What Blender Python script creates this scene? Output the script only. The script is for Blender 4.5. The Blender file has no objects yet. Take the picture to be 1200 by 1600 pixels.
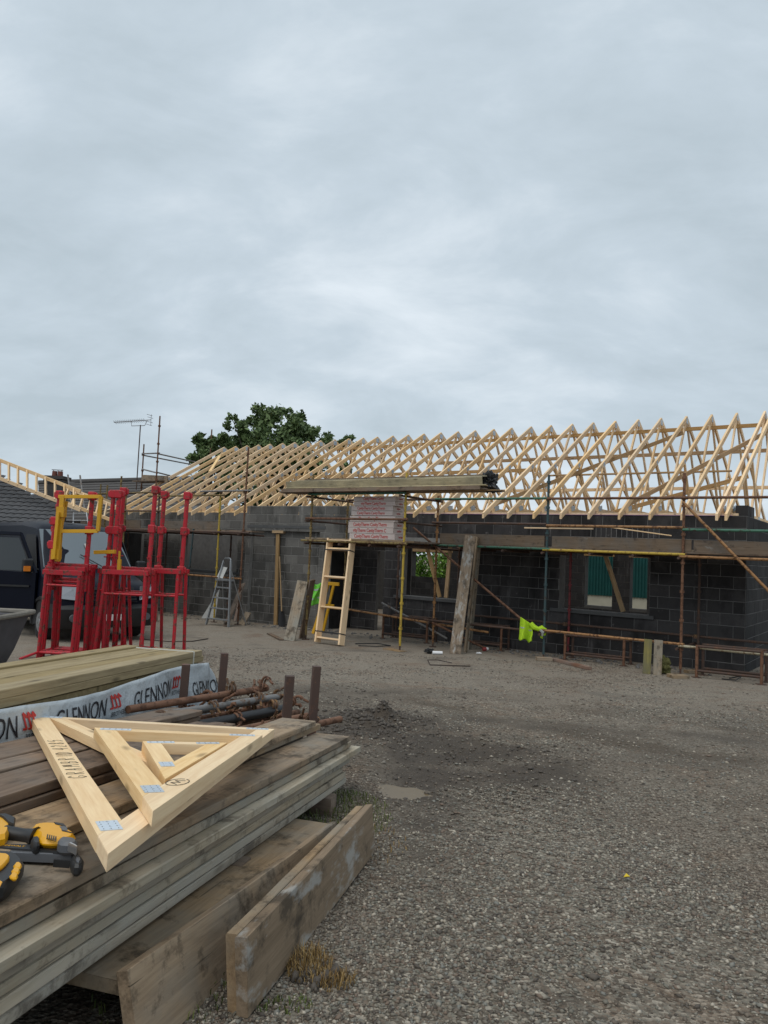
import bpy, math, random
import numpy as np
from mathutils import Vector, Matrix
R = math.radians
rnd = random.Random(11)
scn = bpy.context.scene
COL = scn.collection

# ---------------------------------------------------------------- camera
FPX, PITCH, ROLL = 1181.0, R(2.983), R(2.4128)
cd = bpy.data.cameras.new('camera'); cam = bpy.data.objects.new('camera', cd); COL.objects.link(cam)
cd.sensor_fit = 'VERTICAL'; cd.sensor_height = 36.0; cd.lens = FPX * 36.0 / 1600.0
cd.clip_start = 0.05; cd.clip_end = 2000
cam.rotation_euler = (Matrix.Rotation(math.pi/2 + PITCH, 3, 'X') @ Matrix.Rotation(ROLL, 3, 'Z')).to_euler()
scn.camera = cam

# ---------------------------------------------------------------- sky, sun, exposure
SUN_EL, SUN_AZ = R(62), R(217)          # azimuth clockwise from +Y
w = bpy.data.worlds.new('World'); scn.world = w; w.use_nodes = True
nt = w.node_tree; nt.nodes.clear()
def wn(t, **k):
    n = nt.nodes.new(t)
    for a, b in k.items(): setattr(n, a, b)
    return n
wout = wn('ShaderNodeOutputWorld'); bg = wn('ShaderNodeBackground'); bg.inputs['Strength'].default_value = 0.1
sky = wn('ShaderNodeTexSky', sky_type='NISHITA'); sky.sun_disc = False; sky.sun_elevation = SUN_EL; sky.sun_rotation = SUN_AZ
tc = wn('ShaderNodeTexCoord'); sep = wn('ShaderNodeSeparateXYZ'); nt.links.new(tc.outputs['Generated'], sep.inputs[0])
zz = wn('ShaderNodeMath', operation='MAXIMUM'); nt.links.new(sep.outputs[2], zz.inputs[0]); zz.inputs[1].default_value = 0.0
za = wn('ShaderNodeMath', operation='ADD'); nt.links.new(zz.outputs[0], za.inputs[0]); za.inputs[1].default_value = 0.42
dx = wn('ShaderNodeMath', operation='DIVIDE'); nt.links.new(sep.outputs[0], dx.inputs[0]); nt.links.new(za.outputs[0], dx.inputs[1])
dy = wn('ShaderNodeMath', operation='DIVIDE'); nt.links.new(sep.outputs[1], dy.inputs[0]); nt.links.new(za.outputs[0], dy.inputs[1])
cmb = wn('ShaderNodeCombineXYZ'); nt.links.new(dx.outputs[0], cmb.inputs[0]); nt.links.new(dy.outputs[0], cmb.inputs[1])
def cloud(scale, detail, rough, seed, dist=0.3):
    n = wn('ShaderNodeTexNoise'); n.inputs['Scale'].default_value = scale; n.inputs['Detail'].default_value = detail
    n.inputs['Roughness'].default_value = rough; n.inputs['Distortion'].default_value = dist
    m = wn('ShaderNodeMapping'); m.inputs['Location'].default_value = (seed, seed*1.7, seed*.3); m.inputs['Rotation'].default_value = (0, 0, R(25))
    m.inputs['Scale'].default_value = (0.75, 1.15, 1)
    nt.links.new(cmb.outputs[0], m.inputs[0]); nt.links.new(m.outputs[0], n.inputs['Vector']); return n
n1 = cloud(1.25, 6, 0.55, 3.1, 0.2); n2 = cloud(4.2, 7, 0.6, 8.4, 0.35)
mx = wn('ShaderNodeMath', operation='MULTIPLY_ADD'); nt.links.new(n2.outputs['Fac'], mx.inputs[0]); mx.inputs[1].default_value = 0.60
nt.links.new(n1.outputs['Fac'], mx.inputs[2])
cr = wn('ShaderNodeValToRGB'); nt.links.new(mx.outputs[0], cr.inputs[0])
e = cr.color_ramp.elements
e[0].position = 0.62; e[0].color = (0.500, 0.588, 0.650, 1)
e[1].position = 1.0; e[1].color = (0.800, 0.880, 0.945, 1)
q = cr.color_ramp.elements.new(0.79); q.color = (0.595, 0.688, 0.762, 1)
sc10 = wn('ShaderNodeVectorMath', operation='SCALE'); nt.links.new(cr.outputs['Color'], sc10.inputs[0]); sc10.inputs['Scale'].default_value = 10.0
mixs = wn('ShaderNodeMix', data_type='RGBA'); mixs.inputs['Factor'].default_value = 0.94
nt.links.new(sky.outputs[0], mixs.inputs['A']); nt.links.new(sc10.outputs[0], mixs.inputs['B'])
nt.links.new(mixs.outputs['Result'], bg.inputs['Color']); nt.links.new(bg.outputs[0], wout.inputs[0])

sl = bpy.data.lights.new('sun', 'SUN'); sl.energy = 1.5; sl.angle = R(45); sl.color = (1.0, 0.96, 0.9)
so = bpy.data.objects.new('sun', sl); COL.objects.link(so)
sd = Vector((math.sin(SUN_AZ)*math.cos(SUN_EL), math.cos(SUN_AZ)*math.cos(SUN_EL), math.sin(SUN_EL)))
so.rotation_euler = sd.to_track_quat('Z', 'Y').to_euler()
vs = scn.view_settings; vs.view_transform = 'Standard'; vs.look = 'None'; vs.exposure = 0.0; vs.gamma = 1.0; vs.use_curve_mapping = False
scn.cycles.max_bounces = 8; scn.cycles.diffuse_bounces = 3

# ---------------------------------------------------------------- places: measured points of the site
_c, _s, _cp, _sp = math.cos(ROLL), math.sin(ROLL), math.cos(PITCH), math.sin(PITCH)
def ray(u, v):
    a, b = u-600, v-800
    x, z = (_c*a + _s*b)/FPX, -(-_s*a + _c*b)/FPX
    return Vector((x, _cp - z*_sp, _sp + z*_cp))
def at(u, v, y):                         # the point at survey angle (u, v) and y metres ahead
    d = ray(u, v); return d*(y/d.y)
def gz(y):                               # the yard falls gently away towards the house
    if y < 12.5: return -1.27 - .051*y
    if y < 40: return -1.9075 - .02*(y-12.5)
    return -2.4575
def on_ground(u, v):
    d = ray(u, v); lo, hi = .5, 60.
    for _ in range(50):
        m = (lo+hi)/2
        if d.z/d.y*m > gz(m): lo = m
        else: hi = m
    return d*(lo/d.y)
AZ = R(35.573)
DV = Vector((-math.cos(AZ), math.sin(AZ), 0)); NV = Vector((math.sin(AZ), math.cos(AZ), 0)); ZV = Vector((0, 0, 1))
T0 = Vector((6.070, 13.776, 0))
def B(a, b, z): return T0 + DV*a + NV*b + ZV*z      # house axes: a along the front to the left, b into the house
def on_wall(u, v, b):
    d = ray(u, v); t = (T0.dot(NV)+b)/d.dot(NV); return d*t
def gB(a, b): return gz(B(a, b, 0).y)
MB_HOUSE = Matrix(((-DV.x, NV.x, 0, T0.x), (-DV.y, NV.y, 0, T0.y), (0, 0, 1, 0), (0, 0, 0, 1)))

# ---------------------------------------------------------------- mesh helpers
class Mesh:
    def __init__(s): s.v = []; s.f = []
    def add(s, vs, fs):
        o = len(s.v); s.v += [tuple(p) for p in vs]; s.f += [tuple(o+i for i in f) for f in fs]; return s
    def box(s, c, size, M=None):
        x, y, z = [d/2 for d in size]; c = Vector(c)
        vs = [Vector((i*x, j*y, k*z)) for k in (-1, 1) for i, j in ((-1, -1), (1, -1), (1, 1), (-1, 1))]
        if M is not None: vs = [M @ p for p in vs]
        return s.add([p+c for p in vs], [(3, 2, 1, 0), (4, 5, 6, 7), (0, 1, 5, 4), (1, 2, 6, 5), (2, 3, 7, 6), (3, 0, 4, 7)])
    def bar(s, p0, p1, wd, th, up=(0, 0, 1), ch=0.0, m0=0, m1=0):       # rectangular bar, wd across, th along up
        p0, p1 = Vector(p0), Vector(p1); x = (p1-p0).normalized(); up = Vector(up)
        y = up.cross(x)
        if y.length < 1e-5: y = Vector((1, 0, 0)).cross(x)
        y.normalize(); z = x.cross(y)
        h, t = wd/2, th/2
        if ch: sec = [(-h+ch, -t), (h-ch, -t), (h, -t+ch), (h, t-ch), (h-ch, t), (-h+ch, t), (-h, t-ch), (-h, -t+ch)]
        else: sec = [(-h, -t), (h, -t), (h, t), (-h, t)]
        n = len(sec)
        vs = [p0 + y*a + z*b + x*(m0*a) for a, b in sec] + [p1 + y*a + z*b + x*(m1*a) for a, b in sec]
        fs = [(i, (i+1) % n, n+(i+1) % n, n+i) for i in range(n)] + [tuple(range(n))[::-1], tuple(range(n, 2*n))]
        return s.add(vs, fs)
    def tube(s, p0, p1, r0, r1=None, n=8, cap=True):
        p0, p1 = Vector(p0), Vector(p1); r1 = r0 if r1 is None else r1
        x = (p1-p0).normalized(); y = x.orthogonal().normalized(); z = x.cross(y)
        vs = [p + (y*math.cos(2*math.pi*i/n) + z*math.sin(2*math.pi*i/n))*r for p, r in ((p0, r0), (p1, r1)) for i in range(n)]
        fs = [(i, (i+1) % n, n+(i+1) % n, n+i) for i in range(n)]
        if cap: fs += [tuple(range(n))[::-1], tuple(range(n, 2*n))]
        return s.add(vs, fs)
    def path(s, pts, r, n=8):
        pts = [Vector(p) for p in pts]; m = len(pts); rs = r if isinstance(r, (list, tuple)) else [r]*m
        vs = []; y = None
        for i, p in enumerate(pts):
            t = (pts[min(i+1, m-1)] - pts[max(i-1, 0)]).normalized()
            y = t.orthogonal() if y is None else (y - t*y.dot(t)); y.normalize(); z = t.cross(y)
            vs += [p + (y*math.cos(2*math.pi*k/n) + z*math.sin(2*math.pi*k/n))*rs[i] for k in range(n)]
        fs = [(i*n+k, i*n+(k+1) % n, (i+1)*n+(k+1) % n, (i+1)*n+k) for i in range(m-1) for k in range(n)]
        fs += [tuple(range(n))[::-1], tuple(range((m-1)*n, m*n))]
        return s.add(vs, fs)
    def slab(s, outline, lo, hi, ch=0.0):   # outline: list of 2-D points mapped by P(x, y, h) -> here plain z extrusion; ch insets the top rim
        n = len(outline); c = sum((Vector(p) for p in outline), Vector((0, 0)))/n
        def ins(p, d):
            q = Vector(p)-c; l = q.length or 1; return c + q*max(0, (l-d))/l
        rings = [(outline, lo+ch, 0), (outline, hi-ch, 0), (outline, hi, ch)] if ch else [(outline, lo, 0), (outline, hi, 0)]
        if ch: rings = [(outline, lo, ch)] + rings
        vs = []
        for o, h, d in rings:
            for p in o: q = ins(p, d); vs.append((q.x, q.y, h))
        m = len(rings)
        area = sum(outline[i][0]*outline[(i+1) % n][1]-outline[(i+1) % n][0]*outline[i][1] for i in range(n))
        fs = [(k*n+i, k*n+(i+1) % n, (k+1)*n+(i+1) % n, (k+1)*n+i) for k in range(m-1) for i in range(n)] + [tuple(range(n))[::-1], tuple(range((m-1)*n, m*n))]
        if area < 0: fs = [f[::-1] for f in fs]
        return s.add(vs, fs)
    def map(s, fn): s.v = [tuple(fn(Vector(p))) for p in s.v]; return s
    def data(s, name, mat=None, smooth=False):
        me = bpy.data.meshes.new(name); me.from_pydata(s.v, [], s.f); me.validate(); me.update()
        if smooth:
            me.polygons.foreach_set('use_smooth', [True]*len(me.polygons)); me.set_sharp_from_angle(angle=R(38))
        if mat: me.materials.append(mat)
        return me
def link(name, me, parent=None, M=None):         # M: world matrix
    o = bpy.data.objects.new(name, me); COL.objects.link(o)
    if parent is not None:
        o.parent = parent
        o.matrix_basis = (WM[parent].inverted() @ M) if M is not None else WM[parent].inverted()
    elif M is not None: o.matrix_basis = M
    WM[o] = M.copy() if M is not None else Matrix.Identity(4)
    return o
WM = {}
def obj(name, mb, mat, parent=None, smooth=False): return link(name, mb.data(name, mat, smooth), parent)
def tag(o, label=None, cat=None, group=None, kind=None):
    if label: o['label'] = label
    if cat: o['category'] = cat
    if group: o['group'] = group
    if kind: o['kind'] = kind
    return o
def thing(name, loc, label, cat, group=None, rz=0.0):
    o = bpy.data.objects.new(name, None); COL.objects.link(o); o.empty_display_size = .2
    M = Matrix.Translation(Vector(loc)) @ Matrix.Rotation(rz, 4, 'Z'); o.matrix_basis = M; WM[o] = M
    return tag(o, label, cat, group)
def frame(p0, p1, up=(0, 0, 1)):
    p0, p1 = Vector(p0), Vector(p1); x = (p1-p0).normalized(); y = Vector(up).cross(x)
    if y.length < 1e-5: y = Vector((0, 1, 0))
    y.normalize(); z = x.cross(y)
    M = Matrix((x, y, z)).transposed().to_4x4(); M.translation = p0; return M
_boards = {}
def board(name, p0, p1, wd, th, mat, parent=None, up=(0, 0, 1), ch=.003, wob=0.0, seg=1, seed=0):
    """one sawn board in a frame of its own (x along the grain), from p0 to p1 along its centre line"""
    L = (Vector(p1)-Vector(p0)).length
    key = (round(L, 3), wd, th, mat.name, ch, wob, seg, seed)
    me = _boards.get(key)
    if me is None:
        m = Mesh(); h, t = wd/2, th/2; rr = random.Random(hash(key[:3]) + seed)
        sec = [(-h+ch, -t), (h-ch, -t), (h, -t+ch), (h, t-ch), (h-ch, t), (-h+ch, t), (-h, t-ch), (-h, -t+ch)]
        vs = []
        bow = (rr.uniform(-1, 1)*wob, rr.uniform(-1, 1)*wob)
        for i in range(seg+1):
            f = i/seg; k = 4*f*(1-f)
            for a, b in sec:
                vs.append((L*f + (rr.uniform(-.5, .5)*wob if i in (0, seg) else 0), a + bow[0]*k + rr.uniform(-.35, .35)*wob, b + bow[1]*k*.6 + rr.uniform(-.2, .2)*wob))
        fs = [(i*8+j, (i+1)*8+j, (i+1)*8+(j+1) % 8, i*8+(j+1) % 8) for i in range(seg) for j in range(8)]
        fs = [f[::-1] for f in fs]
        fs += [tuple(range(8))[::-1], tuple(range(seg*8, seg*8+8))]
        m.add(vs, fs); me = m.data(name, mat, False)
        _boards[key] = me
    return link(name, me, parent, frame(p0, p1, up))
_tubes = {}
def tube(name, p0, p1, r, mat, parent=None, n=10):
    L = (Vector(p1)-Vector(p0)).length; key = (round(L, 3), r, mat.name, n); me = _tubes.get(key)
    if me is None:
        m = Mesh().tube((0, 0, 0), (L, 0, 0), r, n=n); me = m.data(name, mat, True); _tubes[key] = me
    return link(name, me, parent, frame(p0, p1))
def text_mesh(s, size, ext=.001, mat=None, spacing=1.0, sx=1.0, name='lettering', bold=0.0):
    c = bpy.data.curves.new(name, 'FONT'); c.body = s; c.size = size; c.extrude = ext; c.align_x = 'CENTER'; c.align_y = 'CENTER'; c.space_character = spacing
    c.resolution_u = 3; c.offset = bold*size*.25
    o = bpy.data.objects.new(name, c); COL.objects.link(o)
    me = bpy.data.meshes.new_from_object(o.evaluated_get(bpy.context.evaluated_depsgraph_get()))
    bpy.data.objects.remove(o); bpy.data.curves.remove(c)
    me.name = name
    if sx != 1.0:
        for v in me.vertices: v.co.x *= sx
    me.materials.clear()
    if mat: me.materials.append(mat)
    return me
def copy_tree(o, loc=None, rz=None, M=None, parent=None):
    c = o.copy(); COL.objects.link(c)
    if parent is not None: c.parent = parent
    if M is not None: c.matrix_basis = M
    for ch in [x for x in CH.get(o, [])]:
        copy_tree(ch, parent=c)
    CH[c] = [x for x in COL.objects if x.parent == c] if False else []
    return c
CH = {}
# ---------------------------------------------------------------- materials
def mat_new(name):
    m = bpy.data.materials.new(name); m.use_nodes = True; t = m.node_tree; b = t.nodes['Principled BSDF']; return m, t, b
def nd(t, typ, ins=None, **k):
    n = t.nodes.new(typ)
    for a, b in k.items(): setattr(n, a, b)
    for a, b in (ins or {}).items():
        if isinstance(b, bpy.types.NodeSocket): t.links.new(b, n.inputs[a])
        else: n.inputs[a].default_value = b
    return n
def ramp(t, fac, stops):
    n = t.nodes.new('ShaderNodeValToRGB'); t.links.new(fac, n.inputs[0]); el = n.color_ramp.elements
    el[0].position, el[0].color = stops[0][0], (*stops[0][1], 1); el[1].position, el[1].color = stops[-1][0], (*stops[-1][1], 1)
    for p, c in stops[1:-1]: x = el.new(p); x.color = (*c, 1)
    return n.outputs['Color']
def mixc(t, f, a, b, mode='MIX'):
    n = t.nodes.new('ShaderNodeMix'); n.data_type = 'RGBA'; n.blend_type = mode
    for s, v in (('Factor', f), ('A', a), ('B', b)):
        if isinstance(v, bpy.types.NodeSocket): t.links.new(v, n.inputs[s])
        elif s == 'Factor': n.inputs[0].default_value = v
        else: n.inputs[s].default_value = (*v, 1)
    return n.outputs['Result']
def fac_clamp(t, v, lo, hi): return nd(t, 'ShaderNodeMapRange', {0: v, 1: lo, 2: hi, 3: 0.0, 4: 1.0}).outputs[0]
def bump(t, b, h, strength=.3, dist=.01):
    n = nd(t, 'ShaderNodeBump', {'Height': h, 'Strength': strength, 'Distance': dist}); t.links.new(n.outputs[0], b.inputs['Normal'])
def objco(t, scale=(1, 1, 1), rand=True):
    c = nd(t, 'ShaderNodeTexCoord'); v = c.outputs['Object']
    if rand:
        i = nd(t, 'ShaderNodeObjectInfo'); k = nd(t, 'ShaderNodeMath', {0: i.outputs['Random'], 1: 37.0}, operation='MULTIPLY')
        v = nd(t, 'ShaderNodeVectorMath', {0: v, 1: k.outputs[0]}, operation='ADD').outputs[0]
    return nd(t, 'ShaderNodeMapping', {'Vector': v, 'Scale': scale}).outputs[0]
def rnd_obj(t): return nd(t, 'ShaderNodeObjectInfo').outputs['Random']
def noise(t, v, sc, det=4, ro=.55, dist=0.0): return nd(t, 'ShaderNodeTexNoise', {'Vector': v, 'Scale': sc, 'Detail': det, 'Roughness': ro, 'Distortion': dist}).outputs['Fac']

def wood(name, light, dark, grain=1.0, var=.18, rough=.75, knots=True, grey=None, greyamt=.0, splash=None, splashamt=0.0, dirt=None, dirtamt=0.0, bstr=.25):
    m, t, b = mat_new(name)
    v = objco(t, (1.1, 14*grain, 14*grain)); g = noise(t, v, 2.2, 5, .6, .6)
    v2 = objco(t, (3, 60*grain, 60*grain)); g2 = noise(t, v2, 2.5, 3, .6)
    gg = nd(t, 'ShaderNodeMath', {0: g, 1: .7}, operation='MULTIPLY').outputs[0]
    gg = nd(t, 'ShaderNodeMath', {0: g2, 1: .3, 2: gg}, operation='MULTIPLY_ADD').outputs[0]
    c = ramp(t, gg, [(.3, dark), (.62, light)])
    if knots:
        vk = objco(t, (2.6, 9, 9)); vo = nd(t, 'ShaderNodeTexVoronoi', {'Vector': vk, 'Scale': 1.1})
        k = fac_clamp(t, vo.outputs['Distance'], .20, .07); c = mixc(t, nd(t, 'ShaderNodeMath', {0: k, 1: .7}, operation='MULTIPLY').outputs[0], c, tuple(x*.35 for x in dark))
    vs_ = objco(t, (.9, 30*grain, 30*grain)); sp_ = fac_clamp(t, noise(t, vs_, 2.0, 2, .5, .2), .70, .74)
    if grey is not None: c = mixc(t, nd(t, 'ShaderNodeMath', {0: sp_, 1: .8}, operation='MULTIPLY').outputs[0], c, tuple(x*.25 for x in dark))
    vl = objco(t, (1, 1, 1))
    if grey is not None:
        f = fac_clamp(t, noise(t, vl, 2.2, 5, .6), .5-greyamt*.5, .78-greyamt*.5); c = mixc(t, f, c, mixc(t, gg, tuple(x*.6 for x in grey), grey))
    if dirt is not None:
        f = fac_clamp(t, noise(t, vl, 5.5, 8, .72), .62-dirtamt*.3, .70-dirtamt*.2); c = mixc(t, nd(t, 'ShaderNodeMath', {0: f, 1: .75}, operation='MULTIPLY').outputs[0], c, dirt)
    if splash is not None:
        f = fac_clamp(t, noise(t, objco(t, (1.4, 3.2, 3.2)), 3.0, 7, .66), .66-splashamt*.3, .74-splashamt*.25); c = mixc(t, nd(t, 'ShaderNodeMath', {0: f, 1: .65}, operation='MULTIPLY').outputs[0], c, splash)
    hs = nd(t, 'ShaderNodeHueSaturation', {'Color': c}); r = rnd_obj(t)
    t.links.new(nd(t, 'ShaderNodeMapRange', {0: r, 3: 1-var, 4: 1+var*.6}).outputs[0], hs.inputs['Value'])
    r2 = nd(t, 'ShaderNodeMath', {0: nd(t, 'ShaderNodeMath', {0: r, 1: 7.31}, operation='MULTIPLY').outputs[0]}, operation='FRACT').outputs[0]
    t.links.new(nd(t, 'ShaderNodeMapRange', {0: r2, 3: .85, 4: 1.12}).outputs[0], hs.inputs['Saturation'])
    t.links.new(hs.outputs[0], b.inputs['Base Color']); b.inputs['Roughness'].default_value = rough
    b.inputs['Specular IOR Level'].default_value = .25
    bump(t, b, gg, bstr, .004)
    return m
M = {}
M['pine'] = wood('fresh_pine', (.88, .64, .385), (.70, .45, .23), var=.16, rough=.6)
M['pine_bright'] = wood('bright_pine', (.90, .67, .39), (.74, .48, .235), var=.06, rough=.55)
M['pine_old'] = wood('aged_pine', (.40, .27, .14), (.25, .15, .07), var=.2)
M['binder'] = wood('binder_board', (.50, .32, .15), (.34, .19, .08), var=.25)
M['treated'] = wood('treated_joist', (.36, .28, .155), (.20, .15, .075), var=.12, rough=.7)
M['board_grey'] = wood('grey_scaffold_board', (.36, .285, .20), (.215, .16, .105), var=.2, grey=(.33, .32, .275), greyamt=.25, dirt=(.055, .042, .03), dirtamt=.3, splash=(.42, .41, .37), splashamt=.10)
M['board_toe'] = wood('brown_toe_board', (.185, .135, .095), (.11, .078, .052), var=.2, grey=(.17, .15, .13), greyamt=.2, dirt=(.04, .03, .025), dirtamt=.2, splash=(.30, .30, .28), splashamt=.10)
M['board_edge'] = wood('cement_grey_board', (.47, .40, .30), (.27, .22, .155), var=.22, grey=(.47, .44, .37), greyamt=.2, dirt=(.10, .08, .06), dirtamt=.3)
M['board_brown'] = wood('brown_scaffold_board', (.37, .26, .155), (.20, .13, .072), var=.16, grey=(.30, .27, .22), greyamt=.1, dirt=(.045, .033, .022), dirtamt=.34, bstr=.45)
M['board_dark'] = wood('dark_scaffold_board', (.24, .17, .12), (.125, .085, .06), var=.2, grey=(.24, .20, .165), greyamt=.12, dirt=(.04, .03, .025), dirtamt=.25, bstr=.4)
M['board_splash'] = wood('cement_splashed_board', (.27, .20, .135), (.16, .115, .075), var=.1, splash=(.42, .42, .40), splashamt=.45, dirt=(.05, .04, .03), dirtamt=.34, bstr=.4)
M['board_mossy'] = wood('mossy_board', (.27, .22, .045), (.13, .12, .03), grey=(.16, .15, .10), greyamt=.3)
M['board_red'] = wood('reddish_board', (.24, .12, .07), (.13, .06, .04), grey=(.3, .24, .2), greyamt=.15)
M['olive_board'] = wood('weathered_olive_board', (.56, .48, .30), (.34, .28, .17), var=.2, grey=(.36, .32, .22), greyamt=.15)

def painted(name, col, rust=(.10, .045, .022), amt=.3, rough=.5, metal=0.0, sc=14, rust2=None, var=.12):
    m, t, b = mat_new(name); v = objco(t)
    f = fac_clamp(t, noise(t, v, sc, 7, .68), .68-amt*.45, .78-amt*.45)
    rc = ramp(t, noise(t, v, sc*2.3, 5, .6), [(.3, tuple(x*.5 for x in rust)), (.7, rust2 or tuple(x*1.5 for x in rust))])
    c = mixc(t, f, col, rc); r = rnd_obj(t)
    hs = nd(t, 'ShaderNodeHueSaturation', {'Color': c}); t.links.new(nd(t, 'ShaderNodeMapRange', {0: r, 3: 1-var, 4: 1+var}).outputs[0], hs.inputs['Value'])
    t.links.new(hs.outputs[0], b.inputs['Base Color'])
    t.links.new(nd(t, 'ShaderNodeMapRange', {0: f, 3: rough, 4: .85}).outputs[0], b.inputs['Roughness']); b.inputs['Metallic'].default_value = metal
    bump(t, b, f, .12, .002)
    return m
M['rust'] = painted('rusty_tube', (.16, .075, .04), (.09, .04, .02), .45, .7)
M['rust_dark'] = painted('dark_rusty_tube', (.06, .035, .025), (.10, .05, .03), .4, .7)
M['orange_tube'] = painted('orange_tube', (.30, .15, .055), (.10, .045, .02), .4, .6)
M['yellow_tube'] = painted('yellow_tube', (.42, .29, .035), (.16, .085, .03), .32, .6)
M['olive_tube'] = painted('olive_tube', (.20, .145, .05), (.09, .045, .02), .45, .7)
M['green_tube'] = painted('green_tube', (.045, .14, .09), (.05, .035, .025), .36, .6)
M['teal_tube'] = painted('dark_teal_tube', (.03, .06, .065), (.06, .04, .03), .35, .6)
M['maroon_tube'] = painted('maroon_tube', (.14, .015, .018), (.05, .02, .015), .35, .55)
M['grey_tube'] = painted('grey_tube', (.17, .165, .16), (.12, .07, .04), .35, .5)
M['pale_tube'] = painted('pale_tube', (.34, .31, .22), (.17, .10, .05), .4, .6)
M['red_paint'] = painted('red_paint', (.44, .011, .022), (.09, .024, .02), .36, .45, sc=13, var=.16, rust2=(.20, .10, .07))
M['yellow_paint'] = painted('yellow_paint', (.62, .33, .012), (.3, .16, .02), .10, .45, sc=20)
M['alu'] = painted('aluminium', (.34, .35, .36), (.18, .18, .18), .2, .4, .6)
M['post_rust'] = painted('brown_steel_post', (.075, .045, .035), (.12, .06, .04), .35, .75)
M['coupler'] = painted('rusty_coupler', (.085, .045, .025), (.20, .11, .045), .4, .7)
M['gold_coupler'] = painted('yellow_passivated_coupler', (.19, .115, .045), (.08, .04, .02), .4, .55)
M['galv'] = painted('galvanised_plate', (.42, .47, .52), (.30, .34, .38), .3, .42, .35)
M['galv_new'] = painted('bright_galvanised_plate', (.55, .62, .69), (.40, .46, .52), .3, .45, .15, sc=60)

def plain(name, col, rough=.6, metal=0.0, nscale=0, namt=.25, bs=0, coat=0.0, spec=.5, alpha=None):
    m, t, b = mat_new(name); b.inputs['Roughness'].default_value = rough; b.inputs['Metallic'].default_value = metal
    b.inputs['Specular IOR Level'].default_value = spec; b.inputs['Coat Weight'].default_value = coat
    if nscale:
        n = noise(t, objco(t), nscale, 6, .62)
        c = mixc(t, n, tuple(x*(1-namt) for x in col), tuple(min(1, x*(1+namt)) for x in col)); t.links.new(c, b.inputs['Base Color'])
        if bs: bump(t, b, n, bs, .01)
    else: b.inputs['Base Color'].default_value = (*col, 1)
    return m
M['block_mortar'] = plain('grey_mortar', (.145, .14, .135), .95, nscale=9, namt=.45)
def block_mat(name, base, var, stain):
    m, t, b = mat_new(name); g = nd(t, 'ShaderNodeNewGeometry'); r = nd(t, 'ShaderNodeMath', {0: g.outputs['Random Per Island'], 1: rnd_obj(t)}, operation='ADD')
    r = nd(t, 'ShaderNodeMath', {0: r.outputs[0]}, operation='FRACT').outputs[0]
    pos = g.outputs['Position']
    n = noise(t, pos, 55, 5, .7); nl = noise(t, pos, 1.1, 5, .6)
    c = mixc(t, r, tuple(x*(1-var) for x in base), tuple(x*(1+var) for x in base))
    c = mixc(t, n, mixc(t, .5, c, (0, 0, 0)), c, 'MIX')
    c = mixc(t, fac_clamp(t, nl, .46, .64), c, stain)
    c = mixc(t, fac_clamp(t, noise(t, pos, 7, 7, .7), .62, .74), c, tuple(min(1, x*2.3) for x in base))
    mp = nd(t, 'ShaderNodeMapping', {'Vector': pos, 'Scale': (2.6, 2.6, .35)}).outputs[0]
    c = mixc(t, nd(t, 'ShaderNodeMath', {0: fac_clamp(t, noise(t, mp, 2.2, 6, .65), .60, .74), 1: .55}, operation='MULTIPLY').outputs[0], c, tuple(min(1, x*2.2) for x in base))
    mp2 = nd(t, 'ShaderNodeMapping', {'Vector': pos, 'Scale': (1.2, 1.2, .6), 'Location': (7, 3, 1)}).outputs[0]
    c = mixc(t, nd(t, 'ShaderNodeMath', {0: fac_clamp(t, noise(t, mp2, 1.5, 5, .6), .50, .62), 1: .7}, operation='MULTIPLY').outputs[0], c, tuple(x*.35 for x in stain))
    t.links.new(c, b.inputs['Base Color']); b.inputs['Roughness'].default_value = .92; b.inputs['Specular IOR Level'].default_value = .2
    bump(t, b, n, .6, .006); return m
M['block'] = block_mat('dense_concrete_block', (.070, .066, .066), .40, (.038, .036, .037))
M['block_shade'] = block_mat('shaded_concrete_block', (.048, .046, .046), .3, (.03, .029, .03))  # darker copy of the block, indoor and gable shade put into its colour
M['block_pale'] = block_mat('pale_concrete_block', (.165, .157, .145), .36, (.115, .11, .102))
M['mortar_dark'] = plain('dark_mortar', (.065, .063, .06), .95, nscale=9, namt=.45)  # mortar darkened likewise, painting the dim interior onto the back wall
M['mortar_pale'] = plain('pale_mortar', (.25, .24, .225), .95, nscale=9, namt=.45)
M['concrete'] = plain('concrete', (.20, .195, .185), .9, nscale=6, namt=.4, bs=.2)
M['dark_concrete'] = plain('dark_sill_concrete', (.075, .075, .075), .85, nscale=6, namt=.5, bs=.2)
M['purple'] = plain('purple_membrane', (.16, .06, .30), .45, nscale=5)
M['black_plastic'] = plain('black_plastic', (.012, .012, .013), .4, nscale=9, namt=.4)
M['black_soft'] = plain('black_rubber', (.016, .016, .017), .7)
M['white_sheet'] = plain('white_sheet', (.46, .46, .44), .7, nscale=5, namt=.25)
M['wire'] = plain('rebar', (.035, .022, .018), .7)
M['string'] = plain('white_string', (.6, .6, .55), .8)
M['hivis'] = plain('hi_vis_yellow', (.40, .62, .015), .8, nscale=11, namt=.4, bs=.3)  # colour noise paints shaded folds into the cloth
M['hivis_green'] = plain('hi_vis_green', (.17, .60, .06), .8, nscale=11, namt=.35)
M['reflective'] = plain('reflective_tape', (.42, .44, .42), .4, metal=.3)
M['tool_yellow'] = plain('tool_yellow', (.74, .36, .006), .38, nscale=30, namt=.08)
M['tool_black'] = plain('tool_black', (.014, .014, .015), .5, nscale=40, namt=.4)
M['tool_grey'] = plain('tool_grey', (.10, .105, .115), .5)
M['tool_silver'] = plain('tool_silver', (.62, .63, .65), .28, metal=.9)
M['slot'] = plain('punched_slot', (.20, .23, .26), .6)
M['ink'] = plain('pencil_ink', (.03, .025, .02), .8)
M['black_ink'] = plain('black_print', (.012, .013, .02), .55)
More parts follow.
